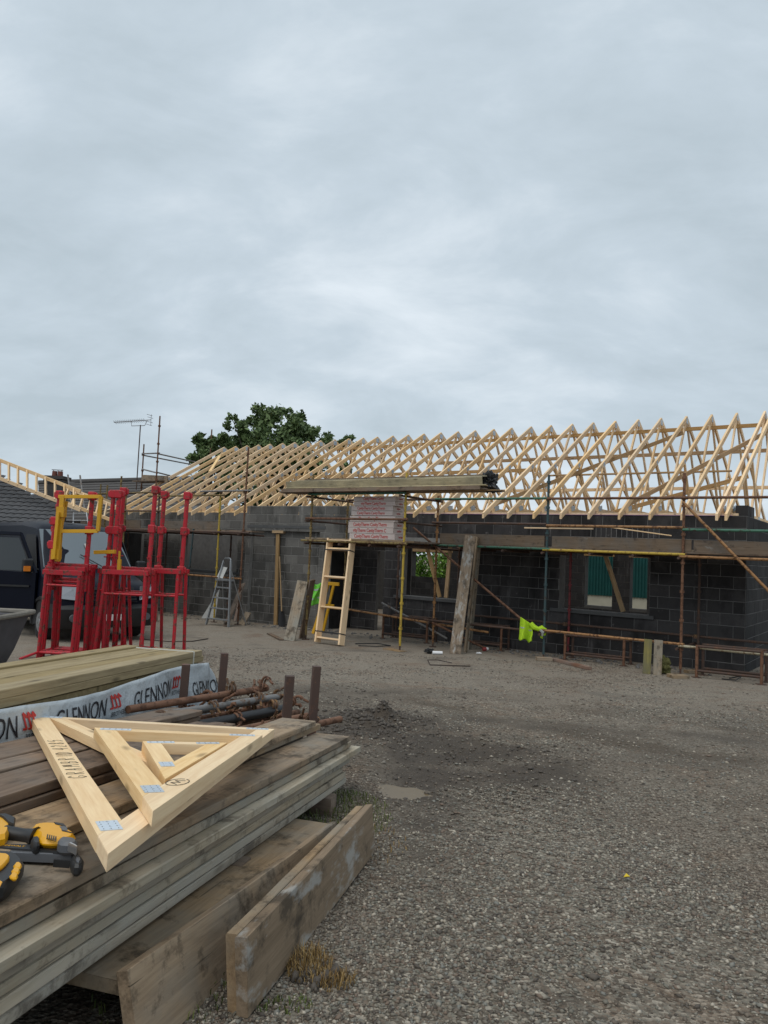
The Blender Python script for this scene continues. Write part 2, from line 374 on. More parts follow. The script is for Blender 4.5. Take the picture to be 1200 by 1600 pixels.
M['red_ink'] = plain('red_print', (.52, .035, .03), .6)
M['litter_red'] = plain('red_litter', (.25, .03, .03), .5)
M['white_paint'] = plain('white_litter', (.75, .75, .75), .5)
def clear_wrap():
    m, t, b = mat_new('grey_white_wrap'); v = objco(t, rand=False); n = noise(t, v, 3.2, 6, .6); f = noise(t, v, 17, 5, .6)
    c = mixc(t, n, (.36, .41, .45), (.60, .64, .66)); c = mixc(t, fac_clamp(t, f, .58, .72), c, (.30, .33, .35))
    t.links.new(c, b.inputs['Base Color']); b.inputs['Roughness'].default_value = .38; bump(t, b, nd(t, 'ShaderNodeMath', {0: n, 1: f}, operation='ADD').outputs[0], .5, .02); return m
M['wrap'] = clear_wrap()
def foam():
    m, t, b = mat_new('insulation_board_face'); v = objco(t); n = noise(t, v, 4, 4); c = mixc(t, n, (.56, .45, .41), (.72, .64, .60))
    t.links.new(c, b.inputs['Base Color']); b.inputs['Roughness'].default_value = .5; return m
M['foam'] = foam()
M['foam_edge'] = plain('pink_insulation_edge', (.42, .25, .20), .6, nscale=12, namt=.4)
M['van'] = plain('navy_van_paint', (.0035, .005, .012), .42, spec=.14)
M['van_trim'] = plain('black_van_plastic', (.012, .012, .013), .55)
def glass(name, col, met):
    m, t, b = mat_new(name); b.inputs['Base Color'].default_value = (*col, 1); b.inputs['Roughness'].default_value = .06; b.inputs['Metallic'].default_value = met; b.inputs['Specular IOR Level'].default_value = .8; return m
M['windscreen'] = glass('windscreen_glass', (.20, .225, .24), .55)
M['side_glass'] = glass('side_window_glass', (.010, .012, .013), .0)
M['headlight'] = glass('headlight_glass', (.30, .31, .33), .4)
M['amber'] = plain('amber_lens', (.70, .20, .01), .25)
M['plate'] = plain('number_plate', (.72, .72, .70), .4)
M['plate_blue'] = plain('plate_band', (.02, .06, .35), .4)
M['tyre'] = plain('tyre', (.018, .018, .018), .85)
M['rim'] = plain('wheel_rim', (.30, .31, .32), .4, metal=.6)
M['tub'] = plain('grey_steel_skip', (.075, .072, .078), .75, nscale=4, namt=.45)
M['tub_rim'] = plain('cement_crusted_rim', (.22, .20, .17), .9, nscale=12, namt=.4, bs=.4)
M['tile'] = plain('grey_concrete_tile', (.065, .066, .07), .8, nscale=6, namt=.35)
M['tile_far'] = plain('brown_grey_roof', (.075, .068, .064), .9, nscale=1.2, namt=.3)
M['render_wall'] = plain('rendered_wall', (.30, .29, .27), .9, nscale=2, namt=.2)
M['clay'] = plain('clay_pot', (.15, .05, .035), .8)
M['brick_dark'] = plain('dark_chimney_block', (.06, .055, .052), .9, nscale=6, namt=.4)
M['shed_green'] = plain('green_cladding', (.007, .055, .050), .5, nscale=2.0, namt=.5)
M['cream'] = plain('cream_wall', (.34, .32, .25), .8, nscale=2.5, namt=.2)
M['bark'] = plain('bark', (.06, .05, .04), .9, nscale=8, namt=.4)
def leaf(name, a, b_, trans=.25):
    m, t, b = mat_new(name); g = nd(t, 'ShaderNodeNewGeometry'); c = mixc(t, g.outputs['Random Per Island'], a, b_)
    t.links.new(c, b.inputs['Base Color']); b.inputs['Roughness'].default_value = .6; b.inputs['Specular IOR Level'].default_value = .3
    return m
M['leaf'] = leaf('leaf', (.045, .080, .026), (.16, .225, .085))
M['hedge'] = leaf('hedge_leaf', (.07, .15, .02), (.19, .33, .05))
M['grass'] = leaf('grass_blade', (.06, .085, .02), (.15, .17, .05))
M['dry_grass'] = leaf('dry_grass_blade', (.17, .10, .035), (.34, .23, .09))
M['moss'] = plain('mossy_sack', (.10, .095, .03), .95, nscale=8, namt=.5, bs=.5)
# ---------------------------------------------------------------- ground
rs = np.random.RandomState(5)
_lat = rs.rand(512, 512).astype(np.float32)
def vnoise(x, y, s, o=0):
    x = np.asarray(x)/s + 57.3*o; y = np.asarray(y)/s + 31.7*o
    xi = np.floor(x).astype(int); yi = np.floor(y).astype(int); fx = x-xi; fy = y-yi
    fx = fx*fx*(3-2*fx); fy = fy*fy*(3-2*fy)
    g = lambda i, j: _lat[i % 512, j % 512]
    return (g(xi, yi)*(1-fx)*(1-fy)+g(xi+1, yi)*fx*(1-fy)+g(xi, yi+1)*(1-fx)*fy+g(xi+1, yi+1)*fx*fy)*2-1
def gz_np(y): return np.where(y < 12.5, -1.27-.051*y, np.where(y < 40, -1.9075-.02*(y-12.5), -2.4575))
def blob(x, y, cx, cy, rx, ry): return np.exp(-(((x-cx)/rx)**2+((y-cy)/ry)**2))
def mud_amt(x, y):
    m = .5*blob(x, y, 1.9, 7.6, 1.1, .35) + .45*blob(x, y, 3.4, 7.2, .8, .5) + .4*blob(x, y, .3, 9.6, 1.6, .5) + 1.1*blob(x, y, -.05, 7.2, .6, .8) + .6*blob(x, y, 1.25, 5.4, .35, .9) + .45*blob(x, y, .25, 3.9, .25, .9) + .8*blob(x, y, .75, 6.3, .75, .75) + .6*blob(x, y, .35, 5.2, .4, .8) + .6*blob(x, y, -1.3, 8.3, 1.2, 1.2) + .45*blob(x, y, .95, 7.9, .5, .3) + .35*blob(x, y, 2.6, 6.2, .9, .5)
    return np.clip(m*(1.0+.5*vnoise(x, y, .25, 3)), 0, 1)
def track_amt(x, y):
    d = np.hypot(x-6.2, y-11.8); u = np.hypot(x+3.5, y-3.0)
    m = np.exp(-((d-6.3)/.20)**2)+np.exp(-((d-4.75)/.20)**2)+.8*np.exp(-((u-5.6)/.22)**2)+.8*np.exp(-((u-7.1)/.22)**2)
    return np.clip(m*(.55+.6*vnoise(x, y, .9, 15)+.3*vnoise(x, y, .2, 16)), 0, 1)*np.clip((12-y)/3, 0, 1)
def bumps(x, y):
    near = np.clip((14-y)/6, 0, 1)
    h = near*(.022*vnoise(x, y, 1.3, 1)+.010*vnoise(x, y, .38, 2)+.004*vnoise(x, y, .12, 4))
    mu = blob(x, y, -.05, 7.25, .35, .55)
    h = h + mu*(.04+.10*np.maximum(0, vnoise(x, y, .22, 5))+.03*vnoise(x, y, .09, 6)) + .07*blob(x, y, .10, 7.45, .16, .22)*np.maximum(.2, vnoise(x, y, .08, 8)+.5)
    tr = blob(x, y, .8, 6.2, .7, .8); h = h + tr*.016*np.sin((np.hypot(x-2.6, y-8.6))*46+vnoise(x, y, .3, 7)*1.5) - .015*tr
    tr2 = blob(x, y, .7, 4.9, .45, .7); h = h + tr2*.012*np.sin((x*.8+y*1.0)*40+vnoise(x, y, .25, 9)*2)
    h = h - .014*track_amt(x, y)*(1+.35*np.sin(x*48+y*31))
    pb = blob(x, y, .19, 4.86, .16, .13); h = h*(1-pb) - .032*pb
    return h
def height(x, y): return gz_np(np.asarray(y, dtype=float)) + bumps(np.asarray(x, dtype=float), np.asarray(y, dtype=float))
def axis(segs):
    out = []
    for a, b, st in segs: out += list(np.arange(a, b-1e-6, st))
    return np.array(out+[segs[-1][1]])
gx = axis([(-400, -60, 40), (-60, -12, 4), (-12, -3, .3), (-3, 4.6, .045), (4.6, 12, .3), (12, 60, 4), (60, 400, 40)])
gy = axis([(-40, 0, 4), (0, 2, .25), (2, 9.5, .045), (9.5, 16, .2), (16, 60, 2), (60, 600, 45)])
X, Y = np.meshgrid(gx, gy); Zg = height(X, Y)
nx, ny = len(gx), len(gy)
me = bpy.data.meshes.new('ground'); co = np.stack([X, Y, Zg], -1).reshape(-1, 3)
idx = np.arange(nx*ny).reshape(ny, nx); fc = np.stack([idx[:-1, :-1], idx[:-1, 1:], idx[1:, 1:], idx[1:, :-1]], -1).reshape(-1, 4)
def np_mesh(me, co, fc):
    n = fc.shape[1]; me.vertices.add(len(co)); me.vertices.foreach_set('co', co.astype(np.float32).ravel())
    me.loops.add(fc.size); me.loops.foreach_set('vertex_index', fc.astype(np.int32).ravel())
    me.polygons.add(len(fc)); me.polygons.foreach_set('loop_start', np.arange(0, fc.size, n, dtype=np.int32)); me.polygons.foreach_set('loop_total', np.full(len(fc), n, dtype=np.int32)); me.update(calc_edges=True)
np_mesh(me, co, fc); me.polygons.foreach_set('use_smooth', [True]*len(me.polygons))
at_ = me.attributes.new('mud', 'FLOAT', 'POINT'); at_.data.foreach_set('value', mud_amt(co[:, 0], co[:, 1]).astype(np.float32))
at_ = me.attributes.new('track', 'FLOAT', 'POINT'); at_.data.foreach_set('value', track_amt(co[:, 0], co[:, 1]).astype(np.float32))
gm, t, b = mat_new('gravel_yard')
pos = nd(t, 'ShaderNodeNewGeometry').outputs['Position']
big = noise(t, pos, .55, 5, .6); mid = noise(t, pos, 3.0, 6, .65); fine = noise(t, pos, 60, 4, .7)
vo = nd(t, 'ShaderNodeTexVoronoi', {'Vector': pos, 'Scale': 75.0}); cell = nd(t, 'ShaderNodeSeparateColor', {0: vo.outputs['Color']}).outputs[0]
c = ramp(t, cell, [(.0, (.075, .066, .056)), (.25, (.15, .135, .112)), (.45, (.20, .165, .135)), (.6, (.19, .188, .165)), (.8, (.26, .24, .205)), (1.0, (.44, .41, .36))])
c = mixc(t, fac_clamp(t, big, .40, .66), c, mixc(t, cell, (.11, .095, .078), (.25, .22, .185)))
c = mixc(t, fac_clamp(t, mid, .55, .72), c, (.105, .088, .072))
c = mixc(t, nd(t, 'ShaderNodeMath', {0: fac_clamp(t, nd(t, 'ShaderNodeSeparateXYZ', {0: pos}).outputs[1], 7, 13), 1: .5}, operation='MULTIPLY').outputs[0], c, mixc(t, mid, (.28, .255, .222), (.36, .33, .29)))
wn1 = noise(t, pos, 1.6, 7, .7, .8); c = mixc(t, nd(t, 'ShaderNodeMath', {0: fac_clamp(t, wn1, .52, .66), 1: .55}, operation='MULTIPLY').outputs[0], c, mixc(t, cell, (.10, .062, .040), (.27, .19, .135)))
c = mixc(t, nd(t, 'ShaderNodeMath', {0: fac_clamp(t, noise(t, pos, .9, 6, .65, .5), .54, .70), 1: .6}, operation='MULTIPLY').outputs[0], c, mixc(t, cell, (.055, .05, .045), (.17, .16, .145)))
mud = nd(t, 'ShaderNodeAttribute', attribute_name='mud').outputs['Fac']
c = mixc(t, fac_clamp(t, mud, .06, .80), c, mixc(t, noise(t, pos, 9, 7, .7), (.030, .025, .020), (.115, .095, .076)))
trk = nd(t, 'ShaderNodeAttribute', attribute_name='track').outputs['Fac']
c = mixc(t, nd(t, 'ShaderNodeMath', {0: fac_clamp(t, trk, .1, .85), 1: .68}, operation='MULTIPLY').outputs[0], c, mixc(t, mid, (.055, .044, .034), (.12, .098, .076)))
c = mixc(t, 1.0, c, (1.02, .965, .895), 'MULTIPLY')
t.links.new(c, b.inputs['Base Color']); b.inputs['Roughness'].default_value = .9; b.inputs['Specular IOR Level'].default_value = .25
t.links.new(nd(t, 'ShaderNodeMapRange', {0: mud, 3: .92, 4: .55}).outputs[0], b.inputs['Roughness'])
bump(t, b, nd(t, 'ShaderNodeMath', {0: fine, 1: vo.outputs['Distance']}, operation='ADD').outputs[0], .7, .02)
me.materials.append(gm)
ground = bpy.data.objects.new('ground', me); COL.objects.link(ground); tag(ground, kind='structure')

def stones(name, n, xr, yr, size, mat, keep, seed, flat=.5):
    r = np.random.RandomState(seed); x = r.uniform(*xr, n); y = yr[0]+(yr[1]-yr[0])*r.rand(n)
    k = keep(x, y, r); x, y = x[k], y[k]; n = len(x)
    s = size[0]*np.exp(r.randn(n)*size[1]); s = np.clip(s, size[0]*.4, size[0]*2.4)
    base = np.array([[1, 0, 0], [0, 1, 0], [-1, 0, 0], [0, -1, 0], [0, 0, 1], [0, 0, -1]], float)
    P = base[None]*(1+.55*(r.rand(n, 6, 1)-.5)) + .35*(r.rand(n, 6, 3)-.5); P[:, :, 2] *= flat
    P *= s[:, None, None]*np.stack([r.uniform(.8, 1.5, n), r.uniform(.55, 1.0, n), np.ones(n)], -1)[:, None, :]
    a = r.rand(n)*6.283; ca, sa = np.cos(a)[:, None], np.sin(a)[:, None]
    Q = np.stack([P[:, :, 0]*ca-P[:, :, 1]*sa, P[:, :, 0]*sa+P[:, :, 1]*ca, P[:, :, 2]], -1)
    Q += np.stack([x, y, height(x, y)+s*flat*.35], -1)[:, None, :]
    f = np.array([[0, 1, 4], [1, 2, 4], [2, 3, 4], [3, 0, 4], [1, 0, 5], [2, 1, 5], [3, 2, 5], [0, 3, 5]])
    F = (f[None]+6*np.arange(n)[:, None, None]).reshape(-1, 3)
    me = bpy.data.meshes.new(name); np_mesh(me, Q.reshape(-1, 3), F); me.materials.append(mat)
    o = bpy.data.objects.new(name, me); COL.objects.link(o); return tag(o, kind='stuff')
sm, t, b = mat_new('gravel_stone'); g = nd(t, 'ShaderNodeNewGeometry'); rr = g.outputs['Random Per Island']
c = ramp(t, rr, [(0, (.070, .060, .052)), (.2, (.14, .122, .102)), (.35, (.20, .150, .118)), (.5, (.165, .168, .145)), (.65, (.23, .205, .168)), (.78, (.20, .21, .20)), (.9, (.33, .30, .25)), (1, (.50, .47, .41))])
c = mixc(t, noise(t, g.outputs['Position'], 90, 3), mixc(t, .75, (0, 0, 0), c), c)
c = mixc(t, fac_clamp(t, noise(t, g.outputs['Position'], .7, 5), .5, .68), c, mixc(t, rr, (.09, .072, .058), (.26, .215, .175)))
c = mixc(t, 1.0, c, (1.02, .965, .895), 'MULTIPLY')
t.links.new(c, b.inputs['Base Color']); b.inputs['Roughness'].default_value = .75
def keep_gravel(x, y, r):
    inv = (np.abs(x) < .56*y+.3); d = np.clip(.35+.65*vnoise(x, y, .6, 12)+.2*vnoise(x, y, .15, 13)+.35, .1, 1)
    d = np.clip(d*(.75+.7*vnoise(x, y, 1.1, 18)), .04, 1)*(1-.8*np.clip(mud_amt(x, y)*1.3, 0, 1))*(1-.7*track_amt(x, y)); return inv & (r.rand(len(x)) < d) & ~((x < -.55+.1*y) & (y < 5.0) & (x < -.5))
stones('gravel', 125000, (-1.0, 3.2), (2.2, 5.2), (.0056, .5), sm, keep_gravel, 1)
stones('gravel', 80000, (-3.2, 5.0), (5.2, 9.0), (.0068, .5), sm, keep_gravel, 2)
stones('gravel', 40000, (-4.0, 7.5), (9.0, 14.5), (.0095, .45), sm, keep_gravel, 3)
stones('gravel', 500, (-1.0, 4.2), (2.2, 8.5), (.012, .35), sm, lambda x, y, r: (np.abs(x) < .56*y+.3) & ~((x < -.5) & (y < 5)), 5, .55)
mudm = plain('wet_mud_clod', (.082, .068, .055), .75, nscale=30, namt=.45)
stones('mud', 3600, (-.75, .7), (6.2, 8.2), (.011, .6), mudm, lambda x, y, r: r.rand(len(x)) < blob(x, y, -.05, 7.25, .4, .6), 4, .8)
stones('mud', 1500, (-.3, 1.6), (4.6, 7.3), (.009, .5), mudm, lambda x, y, r: r.rand(len(x)) < mud_amt(x, y)*.8, 7, .6)
stones('mud', 1500, (-2.6, .3), (7.0, 9.6), (.010, .5), mudm, lambda x, y, r: r.rand(len(x)) < .5, 8, .6)
# muddy puddle
m = Mesh(); pr = []
for i in range(40):
    a = i/40*6.2832; k = 1+.14*math.sin(3*a+1)+.08*math.sin(7*a); pr.append((  .19+.20*k*math.cos(a), 4.86+.20*k*math.sin(a), -1.27-.051*4.86-.016))
m.add(pr, [tuple(range(40))]); pm = plain('brown_puddle_water', (.15, .112, .066), .22, spec=.3)
tag(obj('puddle', m, pm), kind='structure')
def grass(name, n, cx, cy, rx, ry, h, mat, seed, wd=.004):
    r = random.Random(seed); m = Mesh()
    for _ in range(n):
        a = r.random()*6.283; q = math.sqrt(r.random()); x = cx+rx*q*math.cos(a); y = cy+ry*q*math.sin(a); z = float(height(x, y)); L = h*r.uniform(.4, 1.2)*(1.1-.5*q)
        d = r.random()*6.283; tx, ty = math.cos(d)*L*r.uniform(.2, .8), math.sin(d)*L*r.uniform(.2, .8); px, py = -math.sin(d)*wd/2, math.cos(d)*wd/2
        m.add([(x-px, y-py, z-.005), (x+px, y+py, z-.005), (x+tx*.45+px, y+ty*.45+py, z+L*.65), (x+tx*.45-px, y+ty*.45-py, z+L*.65), (x+tx, y+ty, z+L*.9)], [(0, 1, 2, 3), (3, 2, 4)])
    return tag(obj(name, m, mat), kind='stuff')
grass('grass', 1500, -.28, 4.35, .40, .55, .05, M['grass'], 1)
grass('grass', 260, -.10, 3.9, .3, .35, .035, M['dry_grass'], 5)
grass('grass', 260, -.62, 2.45, .22, .3, .05, M['grass'], 2)
grass('grass', 380, -.19, 2.62, .085, .11, .07, M['dry_grass'], 3, .0025)
grass('grass', 240, -.10, 2.52, .07, .06, .05, M['dry_grass'], 4, .0025)
grass('grass', 70, -.25, 2.38, .10, .06, .03, M['grass'], 6, .005)
stones('mud', 260, (-.24, -.05), (2.42, 2.64), (.011, .5), mudm, lambda x, y, r: r.rand(len(x)) < blob(x, y, -.14, 2.54, .06, .06), 9, .9)
# small yellow leaf on the gravel, single pale stone, dark clod
p = on_ground(979, 1378); m = Mesh(); m.add([(p.x-.014, p.y, p.z+.022), (p.x, p.y-.010, p.z+.03), (p.x+.016, p.y+.003, p.z+.024), (p.x+.002, p.y+.013, p.z+.034)], [(0, 1, 2), (0, 2, 3)])
lf = obj('fallen_leaf', m, plain('yellow_leaf', (.62, .45, .02), .6)); tag(lf, 'small bright yellow leaf lying alone on the open gravel', 'leaf')
sol = lf.modifiers.new('thick', 'SOLIDIFY'); sol.thickness = .002
# ---------------------------------------------------------------- the house
house = thing('unfinished_house', B(9, .3, gB(9, .3)), 'long unfinished single storey house of grey concrete blocks under bare roof trusses', 'house', rz=-AZ)
def HB(p): return T0 + DV*p[0] + NV*p[1] + ZV*p[2]
def grid_wall(name, a0, a1, z0, z1, b0, th, openings, mat, parent):
    """wall body between the two faces b0 and b0+th, with square holes right through it"""
    A = sorted({a0, a1, *[x for o in openings for x in o[:2] if a0 < x < a1]}); Z = sorted({z0, z1, *[x for o in openings for x in o[2:4] if z0 < x < z1]})
    solid = lambda i, k: 0 <= i < len(A)-1 and 0 <= k < len(Z)-1 and not any(o[0] < (A[i]+A[i+1])/2 < o[1] and o[2] < (Z[k]+Z[k+1])/2 < o[3] for o in openings)
    m = Mesh()
    def quad(*p): m.add([HB(x) for x in p], [(0, 1, 2, 3)])
    for i in range(len(A)-1):
        for k in range(len(Z)-1):
            if not solid(i, k): continue
            p, q, r, s_ = A[i], A[i+1], Z[k], Z[k+1]; f, g = b0, b0+th
            quad((p, f, r), (p, f, s_), (q, f, s_), (q, f, r)); quad((p, g, r), (q, g, r), (q, g, s_), (p, g, s_))
            if not solid(i-1, k): quad((p, f, r), (p, g, r), (p, g, s_), (p, f, s_))
            if not solid(i+1, k): quad((q, f, r), (q, f, s_), (q, g, s_), (q, g, r))
            if not solid(i, k-1): quad((p, f, r), (q, f, r), (q, g, r), (p, g, r))
            if not solid(i, k+1): quad((p, f, s_), (p, g, s_), (q, g, s_), (q, f, s_))
    return obj(name, m, mat, parent)
BLK = []      # every visible block: (distance, centre, length, height, matrix axes, parent, material)
def lay_blocks(parent, a0, a1, ztop, n, openings, b, mat, axis='front', course=.225, ln=.45, soldier=None, off=0.0, jl=None):
    for k in range(n):
        zt = ztop - k*course; zb = zt-course
        lo = a0; L0 = ln
        if soldier and soldier[2] < (zt+zb)/2 < soldier[3]: pass
        edges = []; x = a0 - ((k % 2)*.5*ln + off) - rnd.uniform(0, .03)
        while x < a1: edges.append((x, x+ln)); x += ln
        if soldier and soldier[2] < (zt+zb)/2 < soldier[3]:
            e2 = [e for e in edges if e[1] <= soldier[0]]; x = e2[-1][1] if e2 else a0
            while x < soldier[1]: e2.append((x, x+.105)); x += .105
            edges = e2 + [(max(e[0], x), e[1]) for e in edges if e[1] > x+.02]
        for p, q in edges:
            segs = [(max(p, a0), min(q, a1))]
            for o in openings:
                if o[2] < (zt+zb)/2 < o[3]:
                    ns = []
                    for s0, s1 in segs:
                        if o[1] <= s0 or o[0] >= s1: ns.append((s0, s1))
                        else:
                            if o[0]-s0 > .03: ns.append((s0, o[0]))
                            if s1-o[1] > .03: ns.append((o[1], s1))
                    segs = ns
            for s0, s1 in segs:
                L = s1-s0-.011
                if L < .03: continue
                c = (s0+s1)/2
                P = HB((c, b, (zt+zb)/2)) if axis == 'front' else HB((b, c, (zt+zb)/2))
                BLK.append([(P.length), P, round(L, 2), course-.011, axis, parent, mat])
WZ = .925; Z0 = -2.45
win1 = (1.27, 3.12, -1.10, .25); win2 = (5.46, 7.16, -1.10, .25); entry = (7.63, 9.30, -2.6, .25)
fl1 = (12.78, 15.25, -.83, .25); fl2 = (17.0, 18.45, -.83, .25)
fw = grid_wall('front_wall', -.45, 9.3, Z0, WZ, .35, .30, [win1, win2, entry], M['block_mortar'], house)
fw2 = grid_wall('front_wall', 12.1, 19.4, Z0, WZ, .35, .30, [fl1, fl2], M['mortar_pale'], house)
hboxq = None
lay_blocks(fw, -.45, 8.6, WZ, 14, [win1, win2, entry], .35, M['block'], soldier=(1.15, 2.45, .475, .70))
lay_blocks(fw2, 12.1, 15.25, WZ, 14, [fl1], .35, M['block_pale'], off=.1)
lay_blocks(fw2, 15.25, 19.4, WZ, 14, [fl2], .35, M['block_pale'], off=.2)
door = (9.44, 11.90, -2.6, .50)
pw = grid_wall('porch_wall', 8.55, 12.10, Z0, 1.09, 0.0, .34, [door, (8.55, 9.30, -3, .25)], M['mortar_pale'], house)
lay_blocks(pw, 8.55, 12.1, 1.09, 15, [door, (8.5, 9.30, -3, .25)], 0.0, M['block_pale'], off=.15)
di = grid_wall('door_infill', 9.44, 11.90, Z0, .50, .10, .2, [], M['mortar_pale'], house)
lay_blocks(di, 9.44, 11.90, .475, 13, [], .10, M['block_pale'], off=.3)
gw = grid_wall('gable_wall', .36, 9.6, Z0, WZ, -.45, .30, [], M['block_mortar'], house)
gw.data.transform(Matrix.Identity(4))
# the gable wall runs into the depth: swap the two axes of that mesh
for v in gw.data.vertices:
    d = Vector(v.co)-T0; a_, b_ = d.dot(DV), d.dot(NV); v.co = HB((b_, a_, v.co.z))
gw.data.flip_normals()
lay_blocks(gw, .35, 5.5, WZ, 14, [], -.45, M['block_shade'], axis='side', off=.225)
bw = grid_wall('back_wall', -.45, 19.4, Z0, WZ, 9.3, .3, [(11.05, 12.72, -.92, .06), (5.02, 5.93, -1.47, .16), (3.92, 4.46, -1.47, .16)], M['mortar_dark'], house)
lay_blocks(bw, 2.6, 14.0, WZ, 14, [(11.05, 12.72, -.92, .06), (5.02, 5.93, -1.47, .16), (3.92, 4.46, -1.47, .16)], 9.3, M['block_shade'], off=.2)
iw = grid_wall('inner_wall', 12.3, 19.2, Z0, WZ, 1.9, .12, [], M['block_mortar'], house)
iw2 = grid_wall('inner_wall', 7.5, 9.3, Z0, WZ, 1.25, .12, [(7.85, 8.5, -2.6, 0.0)], M['block_mortar'], house)
lay_blocks(iw2, 7.5, 9.3, WZ, 14, [(7.85, 8.5, -2.6, 0.0)], 1.25, M['block'])
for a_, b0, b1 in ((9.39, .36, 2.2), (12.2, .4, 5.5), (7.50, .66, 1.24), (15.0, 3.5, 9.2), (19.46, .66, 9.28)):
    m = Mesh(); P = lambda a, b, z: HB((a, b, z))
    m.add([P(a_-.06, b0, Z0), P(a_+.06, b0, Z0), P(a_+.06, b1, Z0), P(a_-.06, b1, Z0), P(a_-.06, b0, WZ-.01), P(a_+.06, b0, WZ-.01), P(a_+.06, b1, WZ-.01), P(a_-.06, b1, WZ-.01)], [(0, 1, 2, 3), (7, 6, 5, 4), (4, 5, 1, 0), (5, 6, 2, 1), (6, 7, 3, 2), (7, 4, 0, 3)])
    obj('inner_wall', m, M['block_shade'], house)
# blocks as separate pieces, nearest first
_bm = {}
def block_mesh(L, H, mat):
    k = (L, round(H, 3), mat.name)
    if k not in _bm:
        m = Mesh(); l, h = L/2, H/2; ch = .004
        vs = [(-l, .02, -h), (l, .02, -h), (l, .02, h), (-l, .02, h), (-l, -.001, -h), (l, -.001, -h), (l, -.001, h), (-l, -.001, h), (-l+ch, -.005, -h+ch), (l-ch, -.005, -h+ch), (l-ch, -.005, h-ch), (-l+ch, -.005, h-ch)]
        fs = [(4, 5, 9, 8), (5, 6, 10, 9), (6, 7, 11, 10), (7, 4, 8, 11), (8, 9, 10, 11), (0, 1, 5, 4), (1, 2, 6, 5), (2, 3, 7, 6), (3, 0, 4, 7)]
        m.add(vs, fs); _bm[k] = m
    return _bm[k]
BLK.sort(key=lambda q: q[0] if q[4] == 'front' and q[1].length < 23.5 else q[0]+40)
AXF = Matrix((-DV, NV, ZV)).transposed(); AXS = Matrix((NV, DV, ZV)).transposed()
rest = Mesh(); rmi = []; RM = [M['block'], M['block_pale'], M['block_shade']]; _bd = {}; rb = random.Random(3)
for i, (d, P, L, H, ax, par, mat) in enumerate(BLK):
    Rm = AXF if ax == 'front' else AXS
    Mw = (Rm.to_4x4()); Mw.translation = P + Rm @ Vector((rb.uniform(-.002, .002), rb.uniform(-.002, .001), rb.uniform(-.002, .002)))
    bm_ = block_mesh(L, H, mat)
    if i < 298:
        k = (L, round(H, 3), mat.name)
        if k not in _bd: _bd[k] = bm_.data('block', mat)
        link('block', _bd[k], par, Mw)
    else:
        rest.add([Mw @ Vector(v) for v in bm_.v], bm_.f); rmi += [RM.index(mat)]*len(bm_.f)
ro_ = tag(obj('block', rest, None, house), kind='stuff')
for x_ in RM: ro_.data.materials.append(x_)
ro_.data.polygons.foreach_set('material_index', rmi)
def hbox(name, a0, a1, b0, b1, z0, z1, mat, parent):
    m = Mesh(); m.add([HB((a, b, z)) for z in (z0, z1) for a, b in ((a1, b0), (a0, b0), (a0, b1), (a1, b1))], [(3, 2, 1, 0), (4, 5, 6, 7), (0, 1, 5, 4), (1, 2, 6, 5), (2, 3, 7, 6), (3, 0, 4, 7)])
    return obj(name, m, mat, parent)
hbox('window_sill', 1.17, 3.3, .30, .62, -1.10, -1.03, M['dark_concrete'], house)
hbox('window_sill', 5.4, 7.3, .30, .62, -1.10, -1.03, M['dark_concrete'], house)
hbox('window_sill', 12.6, 15.4, .31, .62, -.83, -.765, M['dark_concrete'], house)
hbox('lintel', 9.25, 12.05, -.012, .30, .50, .575, M['dark_concrete'], house)
hbox('lintel', 1.1, 3.3, .338, .6, .25, .36, M['concrete'], house)
hbox('lintel', 12.6, 15.4, .338, .6, .25, .36, M['concrete'], house)
hbox('lintel', 5.3, 7.3, .338, .6, .25, .36, M['concrete'], house)
hbox('damp_course', -.2, 8.5, .335, .46, WZ, WZ+.006, M['purple'], house)
hbox('wall_plate', -.3, 8.5, .37, .47, WZ+.006, WZ+.05, M['pine'], house)
hbox('wall_plate', 12.15, 19.3, .37, .47, WZ+.006, WZ+.05, M['pine'], house)
hbox('wall_plate', -.3, 19.3, 9.4, 9.5, WZ, WZ+.05, M['pine'], house)
for (a_, b_, w_) in ((-.40, .42, .10), (-.40, .74, .22)): hbox('gable_upstand', a_-.05, a_+.16, b_, b_+w_+.12, WZ+.001, WZ+.20, M['block'], house)
for (a0, a1, z) in ((5.02, 5.93, .16), (3.92, 4.46, .16)):
    hbox('lintel', a0-.05, a1+.05, 9.29, 9.5, z-.02, z+.13, M['pine_old'], house)
hbox('damp_course', 3.9, 4.5, 9.27, 9.4, .20, .24, M['purple'], house)
hbox('lintel', 10.95, 12.8, 9.29, 9.5, .05, .16, M['pine_old'], house)

